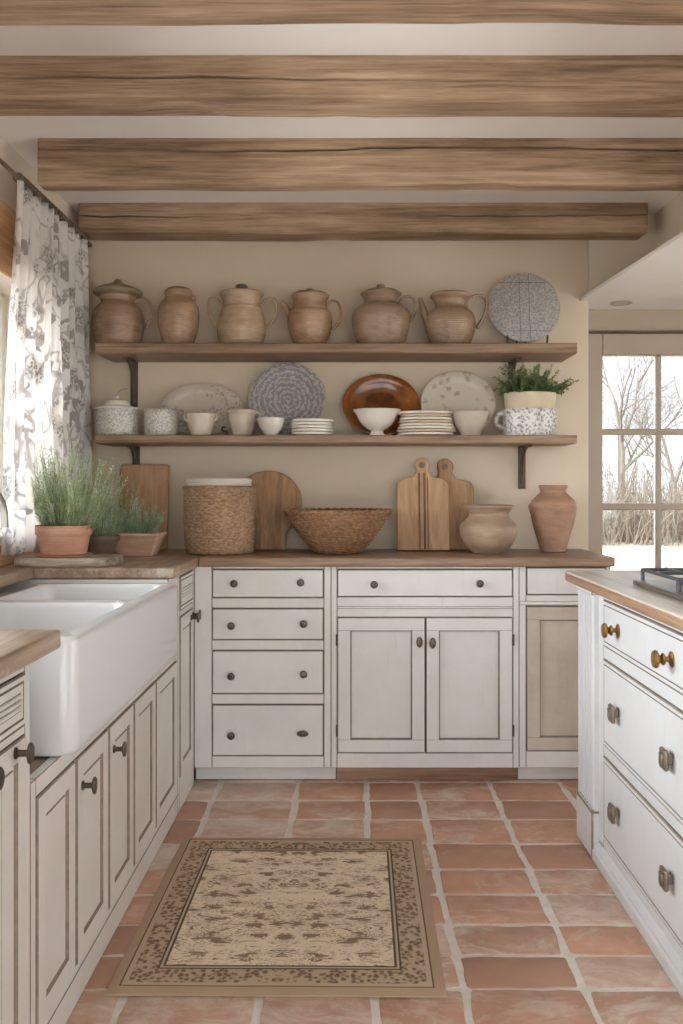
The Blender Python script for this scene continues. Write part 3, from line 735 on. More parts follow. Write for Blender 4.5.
for i in range(4):
    mb = MB(); mb.lathe([(.020, 0), (.020, .004), (.016, .006), (.017, .022), (.012, .026), (0, .0265)], (hx1-.055, hy0+.09+i*.13, ITZ+.0155), 24); mb.build('control_knob', 'brass', t)

# ------------------------------------------------------------------ rug
hx, hy = .395, .445
mb = MB(); nx, ny = 48, 48; top = []
for j in range(ny+1):
    row = []
    for i in range(nx+1):
        x, y = -hx+2*hx*i/nx, -hy+2*hy*j/ny
        z = .0085 + .0025*max(0, mnoise.noise((x*3, y*4, 5)))
        if min(i, j, nx-i, ny-j) == 0: z = .004
        row.append(mb.bm.verts.new((x+.004*mnoise.noise((y*3, 2, 0)), y+.004*mnoise.noise((x*4, 7, 0)), z)))
    top.append(row)
for j in range(ny):
    for i in range(nx): mb.quad([top[j][i], top[j][i+1], top[j+1][i+1], top[j+1][i]])
bd = [top[0][i] for i in range(nx+1)]+[top[j][nx] for j in range(1, ny+1)]+[top[ny][i] for i in range(nx-1, -1, -1)]+[top[j][0] for j in range(ny-1, 0, -1)]
lo = [mb.bm.verts.new((v_.co.x, v_.co.y, .0008)) for v_ in bd]
for i in range(len(bd)): mb.quad([bd[i], lo[i], lo[(i+1) % len(bd)], bd[(i+1) % len(bd)]])
mb.quad(lo)
o = tag(mb.build('rug', rug_mat(hx, hy), smooth=60), 'beige and brown patterned rug lying on the terracotta floor', 'rug')
o.location = (-.172, 2.425, .0); o.rotation_euler.z = math.radians(-.6)

# ------------------------------------------------------------------ shelves
SH0, SH1 = 3.58, YB-.002
def shelf(label, z0, z1, brackets):
    t = thing('wall_shelf', label, 'shelf', (0, 3.74, z1))
    rr = []; nx = 60
    for i in range(nx+1):
        x = -1.068+(.937+1.068)*i/nx; w = lambda k: mnoise.noise((x*2.2, k, z0*9))*.0022
        rr.append([(x, SH0+.004+w(1), z0), (x, SH0+w(2), z0+.005), (x, SH0+w(3), z1-.005), (x, SH0+.004+w(1), z1), (x, SH1, z1), (x, SH1, z0)])
    mb = MB(); mb.rings(rr); mb.build('board', 'shelf', t)
    for (bxp, ln) in brackets:
        mb = MB(); w = .016
        mb.box(bxp-w, bxp+w, YB-.012, YB-.001, z0-ln, z0-.001, .002)
        mb.box(bxp-w, bxp+w, 3.70, YB-.002, z0-.008, z0-.0005, .002)
        cv = [(bxp, YB-.010-.10*(1-math.cos(a))*1.0, z0-ln*.92+ln*.90*math.sin(a)) for a in [PI/2*q/10 for q in range(11)]]
        mb.tube(cv, .0075, 8, flat=1.8, up=(1,0,0)); mb.build('bracket', 'iron', t)
    return t
UZ, LZ = 1.776, 1.393
shelf('upper wooden wall shelf carrying the row of clay jugs', UZ-.042, UZ, [(X(134, 3.84), .20), (X(512, 3.84), .19)])
shelf('lower wooden wall shelf carrying plates, bowls and the potted herb', LZ-.035, LZ, [(X(136, 3.84), .19), (X(522, 3.84), .19)])

# ------------------------------------------------------------------ vessels
def smooth_prof(p, sub=3):
    out = []
    for i in range(len(p)-1):
        p0, p1, p2, p3 = p[max(i-1, 0)], p[i], p[i+1], p[min(i+2, len(p)-1)]
        for q in range(sub):
            s = q/sub; s2, s3 = s*s, s*s*s
            out.append(tuple(.5*((2*p1[k])+(-p0[k]+p2[k])*s+(2*p0[k]-5*p1[k]+4*p2[k]-p3[k])*s2+(-p0[k]+3*p1[k]-3*p2[k]+p3[k])*s3) for k in (0, 1)))
    out.append(p[-1]); return out
def vessel(name, label, cat, cx, Y, zb, prof, mat, lid=None, knobp=None, handles=(), spout=None, lidmat=None, knobmat=None, hr=.0075, depth=1.0, open_=False, group=None, hflat=1.0):
    """profiles in measured picture points (radius, y) at depth Y"""
    s = Y/F; y0 = prof[0][1]; x0 = X(cx, Y)
    cv = lambda p: (p[0]*s, zb + (y0-p[1])*s)
    t = thing(name, label, cat, (x0, Y, zb), group)
    pr = smooth_prof([cv(p) for p in prof])
    if open_:
        wl = .006; inn = [(max(r-wl, .002), z+(.002 if i == 0 else 0)) for i, (r, z) in enumerate(pr)][::-1]
        inn = [(r, max(z, zb+.008)) for r, z in inn]
        pr = pr + [((pr[-1][0]+inn[0][0])/2, pr[-1][1]+.002)] + inn
    mb = MB(); mb.lathe([(pr[0][0]*.9, zb+.0005)] + [(r, max(z, zb+.0015)) for r, z in pr], (x0, Y, 0), 48, sy=depth, wob=.004); mb.build('body', mat, t, 50)
    if lid:
        mb = MB(); mb.lathe(smooth_prof([cv(p) for p in lid]), (x0, Y, 0), 40, sy=depth); l = mb.build('lid', lidmat or mat, t, 50)
        if knobp: mb = MB(); mb.lathe(smooth_prof([cv(p) for p in knobp]), (x0, Y, 0), 20); mb.build('knob', knobmat or lidmat or mat, l, 60)
    for h in handles:
        p = smooth_prof([(X(a, Y), zb+(y0-b)*s) for a, b in h], 6)
        mb = MB(); n = len(p); mb.tube([(a, Y, b) for a, b in p], [hr*(1.15-.3*math.sin(PI*i/(n-1))) for i in range(n)], 10, flat=1.0, up=(0,1,0)); mb.build('handle', mat, t, 60)
    if spout:
        p = smooth_prof([(X(a, Y), zb+(y0-b)*s) for a, b in spout], 6); n = len(p)
        mb = MB(); mb.tube([(a, Y, b) for a, b in p], [.020-.011*i/(n-1) for i in range(n)], 14, up=(0,1,0)); mb.build('spout', mat, t, 60)
    return t
YU = 3.712
vessel('clay_jar', 'wide brown clay jar with flat conical lid beside the curtain', 'jar', 118, YU, UZ,
    [(19, 347), (22, 342), (25, 330), (25.5, 319), (22.5, 309), (17.3, 303), (16.8, 300), (18.5, 296)], 'clay_red',
    lid=[(18, 296), (23, 294), (24, 291.5), (22, 289), (15, 286), (8, 283.5), (4, 281)], knobp=[(4, 282), (3.6, 280), (2.5, 278.6), (0, 278.2)], lidmat='clay_lid', handles=[[(134, 302), (140, 298), (147, 299), (151, 307), (150, 318), (146, 328)]])
vessel('clay_jar', 'narrow ovoid brown clay jar with small lid and no large handle', 'jar', 178.5, YU, UZ,
    [(13, 347), (15.5, 341), (19, 330), (20.7, 317), (19.6, 306), (15.5, 300), (13, 297), (13.2, 294), (14.5, 292)], 'clay_warm',
    lid=[(13.5, 292), (13.7, 290.5), (11, 288), (7, 286.5), (0, 286)], lidmat='clay_red', handles=[[(190, 294), (194, 295), (195, 299), (193, 303)]], hr=.006)
vessel('clay_pot', 'pale tan two-handled clay pot with dark knob on lid', 'pot', 241.5, YU, UZ,
    [(18, 347), (21.5, 342), (24.2, 333), (24.2, 324), (22, 314), (19.6, 309), (19.9, 307.5), (18.6, 306), (18, 303), (18.6, 299), (21.5, 294)], 'clay_pale',
    lid=[(21.4, 294), (22, 292.6), (18, 291), (10, 289.4), (5, 289)], knobp=[(3, 289.5), (5.5, 288), (6.2, 286), (5, 284), (0, 283.2)], knobmat='iron',
    handles=[[(223, 305), (216, 298), (210, 298), (208.5, 307), (211.5, 318), (218, 325)], [(260, 305), (267, 298), (274, 298), (276.5, 306), (274, 318), (266, 327)]], hr=.0065)
vessel('clay_teapot', 'small lidded clay teapot with stubby spout on its left', 'teapot', 310, YU, UZ,
    [(14, 347), (16.5, 342), (21, 331), (22.6, 321), (21.6, 313), (19.6, 310), (17.6, 309), (17.2, 303), (17.6, 299), (19.3, 295.5)], 'clay_warm',
    lid=[(18.4, 295.5), (18.6, 294.6), (15, 292.0), (5, 290.6)], knobp=[(2.4, 291), (3.8, 289.6), (3.8, 288.2), (0, 287.2)], lidmat='clay_olive',
    handles=[[(327, 304), (332, 299.5), (338, 302), (341, 311), (339, 321), (332, 328)]], spout=[(293, 318), (288, 311), (285, 305), (281, 300.5)], hr=.0065)
vessel('clay_pot', 'largest wide-bellied clay pot with small lid and one handle', 'pot', 381, YU, UZ,
    [(20, 347), (24, 341.5), (28, 330), (29.4, 319), (28, 311), (22, 305.5), (18, 303.5), (16.6, 301), (17.4, 297), (20.8, 293)], 'clay_olive',
    lid=[(18, 293), (18, 292.2), (15, 289.4), (6, 287.6), (3, 287.2)], knobp=[(2.2, 287.8), (4.2, 286), (4.2, 284), (0, 282.6)], lidmat='clay_lid',
    handles=[[(399, 303), (404, 296.5), (411, 295.5), (415, 302), (414, 313), (409.5, 321)]])
vessel('clay_jug', 'open clay jug with upright spout and tall looped handle', 'jug', 450.5, YU, UZ,
    [(17, 347), (20.5, 341.5), (24.3, 331), (25.2, 322), (22.5, 313), (17.2, 308), (15.4, 305), (16.6, 300.5), (20.4, 295.5), (20.2, 293.8)], 'clay_olive', open_=True,
    handles=[[(465, 309), (468, 300), (474, 295), (482, 295), (486.5, 302), (484, 315), (477, 327)]], spout=[(429, 322), (424.5, 312), (422, 304), (420, 296.5)])

def disc(name, label, cat, cx, cy, rx, ry, Y, zb, mat, prof, tilt=12, group=None, parts=None):
    """plate or platter standing on its rim, leaning back; prof = (radius fraction, height towards the viewer in m)"""
    s = Y/F; x0 = X(cx, Y); RX, RY = rx*s, ry*s
    ta = math.radians(tilt)
    n = Vector((0, -math.cos(ta), math.sin(ta))); v = Vector((0, math.sin(ta), math.cos(ta))); u = Vector((1,0,0))
    Mx = Matrix((u, v, n)).transposed().to_4x4()
    c = Vector((x0, Y, zb + RY*math.cos(ta) + .0075))
    mb = MB(); rr = []
    for r, h in prof: rr.append([c + Mx @ Vector((RX*r*math.cos(a), RY*r*math.sin(a), h)) for a in [2*PI*i/64 for i in range(64)]])
    mb.rings(rr)
    t = thing(name, label, cat, c, group)
    LOC[t.name] = c
    mb.build('plate_body', mat, t, 45); return t, Mx, c, RX, RY
PLATE = [(.45, -.004), (.55, -.008), (.66, -.006), (1.0, .008), (1.0, .012), (.97, .0135), (.70, .002), (.62, -.001), (.2, -.001), (.01, -.001)]
# toile disc on a stand
t, Mx, c, RX, RY = disc('display_plate', 'large round grey patterned plate standing at right end of upper shelf', 'plate', 524, 306, 36, 36, 3.768, UZ+.024, 'toile_disc',
    [(.2, -.006), (.97, -.006), (1.0, -.002), (1.0, .004), (.97, .007), (.01, .007)], 9)
mb = MB()
for (a, b, v_, h_) in ((-.18, .02, 0, 0),):
    pass
Tm = Matrix.Translation(c) @ Mx
for uu in (-.02, .022): mb.obox(Tm, uu-.0012, uu+.0012, -RY*.96, RY*.96, .0066, .0078)
mb.obox(Tm, -RX*.70, RX*.66, RY*.70, RY*.70+.0022, .0066, .0078); mb.obox(Tm, -RX*.70, RX*.70, -RY*.70, -RY*.70+.002, .0066, .0078)
mb.build('printed_lines', plain('grey_print_line', '#6f6c6c', .5), t)
t = thing('plate_stand', 'dark iron easel stand under the round grey plate on upper shelf', 'plate stand', (c.x, c.y, UZ))
mb = MB()
for sx in (-1, 1):
    mb.tube([(c.x+sx*.085, 3.70, UZ+.006), (c.x+sx*.085, 3.695, UZ+.022), (c.x+sx*.086, 3.690, UZ+.052)], .0045, 8)
    mb.tube([(c.x+sx*.085, 3.70, UZ+.006), (c.x+sx*.07, 3.78, UZ+.006), (c.x+sx*.03, 3.835, UZ+.006), (c.x, 3.838, UZ+.12)], .0045, 8)
mb.tube([(c.x-.07, 3.78, UZ+.006), (c.x+.07, 3.78, UZ+.006)], .004, 8); mb.build('wire_frame', 'iron', t)

YS = 3.695
# tureen
vessel('tureen', 'round blue-and-white patterned tureen with lid beside the curtain', 'tureen', 117, YS, LZ, [(20, 434), (21.5, 431), (22, 420), (22, 409), (22.6, 407)], 'blue',
    lid=[(22.3, 407), (21, 405), (14, 403.5), (12.5, 400), (10, 398), (6, 397)], lidmat='white_china', depth=.9,
    knobp=[(2, 397.4), (1.6, 395.5), (2.8, 393.5), (0, 392)])
t = thing('ladle', 'thin grey ladle handle rising from lid of blue patterned tureen', 'ladle', (X(117, YS), YS, Z(398, YS)+.003))
lp = [(X(a, YS), YS-.012, Z(b, YS)) for a, b in ((115, 397), (118, 394), (121, 390.5), (125, 388.8), (128, 389.5))]
mb = MB(); mb.tube(lp, .0032, 8, up=(0,1,0)); mb.build('handle', 'nickel', t)
vessel('crock', 'small cylindrical blue-and-white patterned crock with cream rim', 'crock', 161, YS, LZ, [(15.5, 434), (16.6, 431), (17, 420), (16.8, 412), (17.4, 409.5), (17.2, 408)], 'blue', open_=True)
disc('oval_platter', 'oval beige platter with blue-grey print leaning behind the cream pots', 'platter', 202, 410, 41, 27, 3.805, LZ, 'print', PLATE, 10)
vessel('creamer', 'small white pot with pinched ears in front of oval platter', 'pot', 201, 3.67, LZ, [(8.5, 434), (10, 432), (12.5, 424), (13.5, 416), (14, 412)], 'cream_china', open_=True,
    handles=[[(188, 419), (184.6, 416), (185, 412.5), (189, 412.5)], [(213, 419), (216.5, 416), (216, 412.5), (212, 412.5)]], hr=.005)
vessel('creamer', 'taller cream pot with thick rim between white pot and small bowl', 'pot', 242, 3.70, LZ, [(8, 434), (9.5, 432), (12, 424), (13, 415), (13.4, 412), (14.6, 410), (14.2, 408)], 'cream_china', open_=True,
    handles=[[(255.5, 418), (260, 415), (260.5, 411), (256, 410)]], hr=.005)
t = thing('plate_stand', 'small dark iron scroll between the two cream pots', 'plate stand', (X(224, 3.72), 3.72, LZ))
sp = []
for i in range(28):
    a = 4.2*PI*i/27 if False else 0
for i in range(15): a = PI*.35 + PI*1.25*i/14; sp.append((X(224.5, 3.72)+.011*math.cos(a), 3.72, LZ+.034+.0095*math.sin(a)))
for i in range(1, 15): a = PI*.5 - PI*1.25*i/14; sp.append((X(224.5, 3.72)+.012*math.cos(a), 3.72, LZ+.0145+.0105*math.sin(a)))
mb = MB(); mb.tube(sp, .0038, 8, up=(0,1,0)); mb.build('scroll', 'iron', t)
vessel('bowl', 'small plain white bowl between cream pot and white plate stack', 'bowl', 271, 3.645, LZ, [(6.5, 434.5), (7, 432.5), (10.5, 428), (12.8, 422), (13.6, 417)], 'white_china', open_=True)
disc('round_plate', 'large round blue-grey plate with ring pattern leaning on the wall', 'plate', 287.5, 398, 38.8, 37.5, 3.808, LZ, 'blue_dense', PLATE, 8)
def stack(cx, Y, zb, radii, hs, labels, mats, group, sy=1.0):
    z = zb+.0006; s = Y/F
    for i, (r, h) in enumerate(zip(radii, hs)):
        r = r*s; x0 = X(cx, Y)+R.uniform(-.003, .003)
        mb = MB(); mb.lathe([(r*.55, 0), (r*.70, .0005), (r*.95, h*.18), (r, h*.34), (r*1.0, h*.90), (r*.985, h*1.0), (r*.95, h*.97), (r*.62, h*.45), (r*.3, h*.42), (.001, h*.42)], (0,0,0), 48, sy=sy)
        o = mb.build('plate', mats[i % len(mats)]); o.location = (x0, Y, z)
        tag(o, labels(i, len(radii)), 'plate', group); z += h*.92+.0004
stack(312, 3.68, LZ, [21.5]*5, [.0145]*5, lambda i, n: ('topmost plain white plate of the small stack right of the white bowl' if i == n-1 else 'bottom white plate of the small stack right of the white bowl' if i == 0 else '%s white plate from the top in the small white stack' % ['', 'fourth', 'third', 'second'][i]), ['white_china'], 'white plates in the small stack')
disc('oval_platter', 'glossy treacle-brown oval platter leaning on the wall', 'platter', 381, 401, 38.5, 31.5, 3.800, LZ, 'treacle', [(.45, -.004), (.55, -.008), (.66, -.006), (1.0, .010), (1.0, .014), (.96, .016), (.74, .004), (.70, .001), (.50, -.004), (.2, -.004), (.01, -.004)], 10)
vessel('footed_bowl', 'white flared footed bowl in front of the brown platter', 'bowl', 377, 3.675, LZ, [(7.5, 435), (7.2, 432.5), (6.2, 430), (11, 427), (17, 421), (20.5, 414), (23.5, 410), (24.4, 408.8)], 'white_china', open_=True, depth=.85)
nm = ['bottom', 'second from bottom', 'third from bottom', 'fourth from bottom', 'fifth from bottom', 'third from top', 'second from top', 'topmost']
stack(426, 3.683, LZ, [28, 30, 29, 27.5, 28, 27, 26.5, 28.5], [.0135]*8, lambda i, n: '%s plate of the tall mixed cream stack beside the footed bowl' % nm[i], ['plate_cream', 'plate_tan', 'plate_cream', 'plate_cream', 'plate_tan'], 'plates in the tall mixed stack', .75)
vessel('bowl', 'greyish deep bowl in front of the pale oval platter', 'bowl', 470, 3.675, LZ, [(10, 435), (10.5, 432), (14.5, 425), (17.5, 417), (19, 413), (19.4, 411)], 'grey_china', open_=True, depth=.95)
disc('oval_platter', 'pale cream oval platter with faint brush strokes leaning on the wall', 'platter', 458, 400.5, 37.5, 33, 3.802, LZ, 'faint', PLATE, 9)
# oval dish with loop handle, planter standing in it
yd = 3.71; xd = X(530, yd); sd = yd/F
t = thing('oval_dish', 'blue-and-white floral oval dish with round loop handle on its left', 'dish', (xd, yd, LZ))
mb = MB(); pr = smooth_prof([(25*sd, LZ+.001), (26*sd, LZ+.004), (27*sd, LZ+.05), (27.6*sd, LZ+.105), (28.4*sd, LZ+.113), (28.2*sd, LZ+.117)])
mb.lathe(pr+[(27.2*sd, LZ+.116), (26.4*sd, LZ+.105), (25.6*sd, LZ+.02), (10*sd, LZ+.012), (0, LZ+.012)], (xd, yd, 0), 56, sy=.78); mb.build('body', 'blue_white', t, 50)
ha = [(xd-.119+.027*math.cos(a)*-1, yd, LZ+.07+.030*math.sin(a)) for a in [PI*(-.55)+PI*1.1*i/16 for i in range(17)]]
mb = MB(); mb.tube(ha, .009, 10, up=(0,1,0)); mb.build('handle', 'blue_white', t, 60)

# ------------------------------------------------------------------ herbs
def herb(mb, base, rx, ry, n, hmin, hmax, lean, needles, nl, nw, mi=0, smi=1, droop=.0, seed=1, bias=(0, 0), xmin=-9, zmax=9, zmin=-9, ymax=9):
    r = random.Random(seed)
    for s in range(n):
        a = r.uniform(0, 2*PI); q = math.sqrt(r.random())
        p = Vector((base[0]+rx*q*math.cos(a), base[1]+ry*q*math.sin(a), base[2]))
        d = Vector((math.cos(a)*q*lean+r.uniform(-.15, .15)+bias[0], (math.sin(a)*q*lean+r.uniform(-.15, .15))*.7+bias[1], 1)).normalized()
        L = r.uniform(hmin, hmax)*(1-.25*q); steps = 7; pts = [p.copy()]
        for k_ in range(steps):
            d = (d + Vector((r.uniform(-.12, .12), r.uniform(-.12, .12), .06-droop*k_/steps*2))).normalized(); p = p + d*L/steps; p.x = max(p.x, xmin); p.z = max(min(p.z, zmax), zmin); p.y = min(p.y, ymax); pts.append(p.copy())
        mb.tube(pts, [.0016*(1-.6*i/steps) for i in range(steps+1)], 4, smi)
        for k_ in range(needles):
            f = .12+.88*k_/needles; i = min(int(f*steps), steps-1); q0 = pts[i].lerp(pts[i+1], f*steps-i); t_ = (pts[i+1]-pts[i]).normalized()
            aa = k_*2.4+r.uniform(-.4, .4); ref = t_.orthogonal(); side = (Matrix.Rotation(aa, 3, t_) @ ref).normalized()
            dirn = (side*.75+t_*r.uniform(.35, .9)).normalized(); l = nl*r.uniform(.7, 1.15)*(1-.35*f); wv_ = dirn.cross(t_); wv_ = wv_.normalized()*nw if wv_.length > 1e-4 else ref*nw
            v_ = [mb.bm.verts.new(x) for x in (q0, q0+dirn*l*.5+wv_, q0+dirn*l, q0+dirn*l*.5-wv_)]
            mb.quad(v_, mi)
def potted(name, label, loc, pot_fn, foliage_fn, cat='potted plant'):
    t = thing(name, label, cat, loc); pot_fn(t, loc); foliage_fn(t, loc); return t
# herb in pale pot standing inside the oval dish
def pf(t, L):
    mb = MB(); mb.lathe(smooth_prof([(.092, L[2]+.001), (.098, L[2]+.02), (.107, L[2]+.10), (.112, L[2]+.160), (.114, L[2]+.168)])+[(.110, L[2]+.169), (.105, L[2]+.155), (.0, L[2]+.150)], (L[0], L[1], 0), 48, sy=.74); mb.build('pot', 'plant_pot', t, 50)
def fo(t, L):
    mb = MB(); herb(mb, (L[0], L[1], L[2]+.150), .095, .055, 95, .05, .14, 1.05, 34, .020, .0042, droop=.3, seed=4, zmax=L[2]+.29, zmin=L[2]+.152, ymax=3.725)
    herb(mb, (L[0], L[1]-.03, L[2]+.155), .10, .03, 22, .13, .19, 1.5, 40, .021, .0040, droop=.12, seed=8, zmax=L[2]+.28, zmin=L[2]+.155, ymax=3.725)
    herb(mb, (L[0]-.01, L[1]-.02, L[2]+.150), .06, .03, 34, .09, .155, .45, 38, .019, .004, seed=5, zmax=L[2]+.295, ymax=3.725); mb.build('foliage', ['thyme', 'stem'], t)
potted('potted_herb', 'bushy green herb in a pale pot on the lower shelf', (xd, yd, LZ+.0185), pf, fo)
# slab board with terracotta pot
sx, sy = -1.0, 3.045
mb = MB(); ol = []
for i in range(64):
    a = 2*PI*i/64; ca, sa = math.cos(a), math.sin(a)
    ol.append((sx+.182*math.copysign(abs(ca)**.55, ca)+.004*mnoise.noise((a*2, 1, 1)), sy+.112*math.copysign(abs(sa)**.6, sa)+.006*mnoise.noise((a*3, 4, 1))))
mb.rings([[(a*1+(sx-a)*.02, b+(sy-b)*.03, WT+.0008) for a, b in ol], [(a, b, WT+.006) for a, b in ol], [(a+(sx-a)*.012, b+(sy-b)*.02, WT+.026) for a, b in ol], [(a+(sx-a)*.04, b+(sy-b)*.05, WT+.031) for a, b in ol]])
tag(recenter(mb.build('serving_board', 'slab', smooth=40), (sx, sy, WT)), 'thick bark-edged wooden slab under the front terracotta herb pot', 'board')
def pot_round(rt, rb, h, rim, mat):
    def f(t, L):
        mb = MB(); z = L[2]
        mb.lathe([(rb*.92, z+.0006), (rb, z+.003), (rt*.93, z+h-rim), (rt*.985, z+h-rim+.001), (rt, z+h-rim+.004), (rt, z+h-.003), (rt*.985, z+h), (rt*.93, z+h), (rt*.90, z+h-.02), (0, z+h-.02)], (L[0], L[1], 0), 48); mb.build('pot', mat, t, 40)
        mb = MB(); mb.lathe([(rt*.89, z+h-.019), (rt*.5, z+h-.013), (0, z+h-.012)], (L[0], L[1], 0), 24); mb.build('soil', 'soil', t)
    return f
def fo1(t, L):
    mb = MB(); herb(mb, (L[0]+.02, L[1], L[2]+.09), .085, .07, 150, .12, .35, .62, 88, .021, .0020, seed=11, bias=(.07, 0), xmin=-1.105); mb.build('foliage', ['rosemary', 'stem'], t)
mb = MB(); mb.lathe([(.088, WT+.0315), (.098, WT+.034), (.100, WT+.038), (.094, WT+.038), (.084, WT+.0365), (0, WT+.0365)], (X(64, 3.05), 3.05, 0), 40)
tag(recenter(mb.build('saucer', 'terra', smooth=40), (X(64, 3.05), 3.05, WT+.0315)), 'thin terracotta saucer under the front round herb pot', 'saucer')
potted('potted_rosemary', 'tall feathery rosemary in round rimmed terracotta pot on the slab', (X(64, 3.05), 3.05, WT+.037), pot_round(.097, .078, .104, .034, 'terra'), fo1)
def fo2(t, L):
    mb = MB(); herb(mb, (L[0], L[1], L[2]+.075), .055, .05, 65, .08, .24, .55, 66, .020, .0021, seed=21); mb.build('foliage', ['rosemary_grey', 'stem'], t)
potted('potted_rosemary', 'rosemary in small dark brown pot between the two terracotta pots', (X(99, 3.27), 3.275, WT+.001), pot_round(.075, .05, .092, .022, 'dark_pot'), fo2)
def pf3(t, L):
    mb = MB(); x, y, z = L; w, d, h = .105, .075, .092
    q = lambda k, zz: rrect(x-w*k, x+w*k, y-d*k, y+d*k, .012, zz, 4)
    mb.rings([q(.66, z+.0006), q(.68, z+.004), q(.97, z+h-.012), q(1.0, z+h-.010), q(1.0, z+h-.002), q(.985, z+h), q(.92, z+h), q(.87, z+h-.02)]); mb.build('pot', 'terra_trough', t, 35)
    mb = MB(); mb.rings([q(.87, z+h-.0195), q(.5, z+h-.014)]); mb.build('soil', 'soil', t)
def fo3(t, L):
    mb = MB(); herb(mb, (L[0]-.01, L[1], L[2]+.075), .075, .05, 80, .07, .17, .8, 60, .022, .0022, seed=31); herb(mb, (L[0]-.03, L[1], L[2]+.075), .03, .02, 7, .2, .27, .2, 60, .022, .0018, seed=32); mb.build('foliage', ['rosemary_grey', 'stem'], t)
potted('potted_rosemary', 'low rosemary in square flared terracotta trough near the back corner', (X(135, 3.42), 3.46, WT+.001), pf3, fo3)

# ------------------------------------------------------------------ things on the back worktop
def board(name, label, cat, outline_px, Y, tilt, mat, th=.018, hole=None, stripe=None):
    """outline in picture points (clockwise or not), standing on the worktop, leaning back about its foot"""
    s = Y/F; yb = max(p[1] for p in outline_px); cx = sum(p[0] for p in outline_px)/len(outline_px)
    pts = [((p[0]-cx)*s, (yb-p[1])*s/math.cos(math.radians(tilt))) for p in outline_px]
    ar = sum(pts[i-1][0]*pts[i][1]-pts[i][0]*pts[i-1][1] for i in range(len(pts)))
    if ar < 0: pts = pts[::-1]
    ta = math.radians(tilt); x0 = X(cx, Y)
    Mx = Matrix((Vector((1,0,0)), Vector((0, math.sin(ta), math.cos(ta))), Vector((0, -math.cos(ta), math.sin(ta))))).transposed().to_4x4()
    Mx.translation = Vector((x0, Y, WT+.0012))
    t = thing(name, label, cat, (x0, Y, WT))
    mb = MB(); mb.prism(pts, Mx, th, .004); mb.build('board', mat, t, 40)
    if hole:
        hx_, hz_, hr_ = (hole[0]-cx)*s, (yb-hole[1])*s, hole[2]*s
        mb = MB(); Th = Mx @ Matrix.Translation((hx_, hz_, th-.002))
        mb.lathe([(hr_*1.25, 0), (hr_*1.25, .003), (hr_, .0034), (hr_*.9, .0026), (0, .0024)], Mx=Th, seg=20); mb.build('painted_hole', 'gap_shade', t)  # no cut-out: a dark disc paints the shade of the hole
    if stripe:
        for (a, b, z0_, z1_) in stripe:
            mb = MB(); mb.obox(Mx, (a-cx)*s, (b-cx)*s, (yb-z1_)*s, (yb-z0_)*s, th-.003, th+.0008); mb.build('inlay_strip', 'board_stripe', t)
    return t
def arc(cx, cy, r, a0, a1, n, ry=None):
    return [(cx+r*math.cos(math.radians(a0+(a1-a0)*i/(n-1))), cy-(ry or r)*math.sin(math.radians(a0+(a1-a0)*i/(n-1)))) for i in range(n)]
board('chopping_board', 'plain rectangular brown board without handle leaning below left shelf bracket', 'chopping board', [(119, 550), (119, 467), (120.5, 465), (166.5, 465), (168, 467), (168, 550)], 3.775, 6, 'board_b')
ol = arc(268, 503, 34, -28, 208, 30, 32) + [(243, 526), (250, 534), (251, 550), (285, 550), (286, 534), (292, 526)]
board('chopping_board', 'rounded mushroom-shaped oak board behind the tall basket', 'chopping board', ol, 3.765, 7, 'board_b')
def paddle(x0, x1, yb, ys, hx0, hx1, yt):
    r = 9; hc = (hx0+hx1)/2; hr = (hx1-hx0)/2
    L_ = [(x0, yb), (x0, ys+r)] + arc(x0+r, ys+r-1, r, 170, 100, 5) + [(hx0-2, ys-3), (hx0+1.2, ys-8), (hx0+1.6, yt+hr*1.7)]
    T_ = arc(hc, yt+hr, hr, 200, -20, 13)
    R_ = [(hx1-1.6, yt+hr*1.7), (hx1-1.2, ys-8), (hx1+2, ys-3)] + arc(x1-r, ys+r-1, r, 80, 10, 5) + [(x1, ys+r), (x1, yb)]
    return L_+T_+R_
board('paddle_board', 'paddle board with round handle behind the striped board', 'chopping board', paddle(436, 474, 549, 481, 437.5, 454, 458), 3.775, 6, 'board_b', hole=(445, 466, 2.6))
board('paddle_board', 'front paddle board with dark centre stripes and hanging hole', 'chopping board', paddle(397, 449.5, 551, 480, 415.5, 430.5, 458), 3.715, 8, 'board_c', hole=(422.5, 465, 2.6), stripe=[(418.5, 420.6, 473, 550), (423.6, 426, 473, 550), (427.4, 428.6, 478, 550)])

def weave(prof, c, rows, seg, amp, nst, sx=1, sy=1):
    """woven wall: strands pass in and out of the stakes, every other row shifted"""
    rr = []
    L = [0]
    for i in range(1, len(prof)): L.append(L[-1]+math.dist(prof[i], prof[i-1]))
    def at(t):
        d = t*L[-1]
        for i in range(1, len(prof)):
            if d <= L[i] or i == len(prof)-1:
                f = (d-L[i-1])/max(1e-9, L[i]-L[i-1]); return [prof[i-1][k]+(prof[i][k]-prof[i-1][k])*f for k in (0, 1)]
    n = rows*3
    for j in range(n+1):
        r, z = at(j/n); row = j//3; ph = j % 3; bulge = (0, .8, .8)[ph]
        ring = []
        for i in range(seg):
            a = 2*PI*i/seg; w = math.sin(nst*a + (PI if row % 2 else 0))
            q = r + amp*(bulge*(.5+.5*w) - .25) + .0012*mnoise.noise((math.cos(a)*6, math.sin(a)*6, z*60))
            ring.append((c[0]+q*sx*math.cos(a), c[1]+q*sy*math.sin(a), z+.0015*mnoise.noise((a*4, row, 2))))
        rr.append(ring)
    return rr
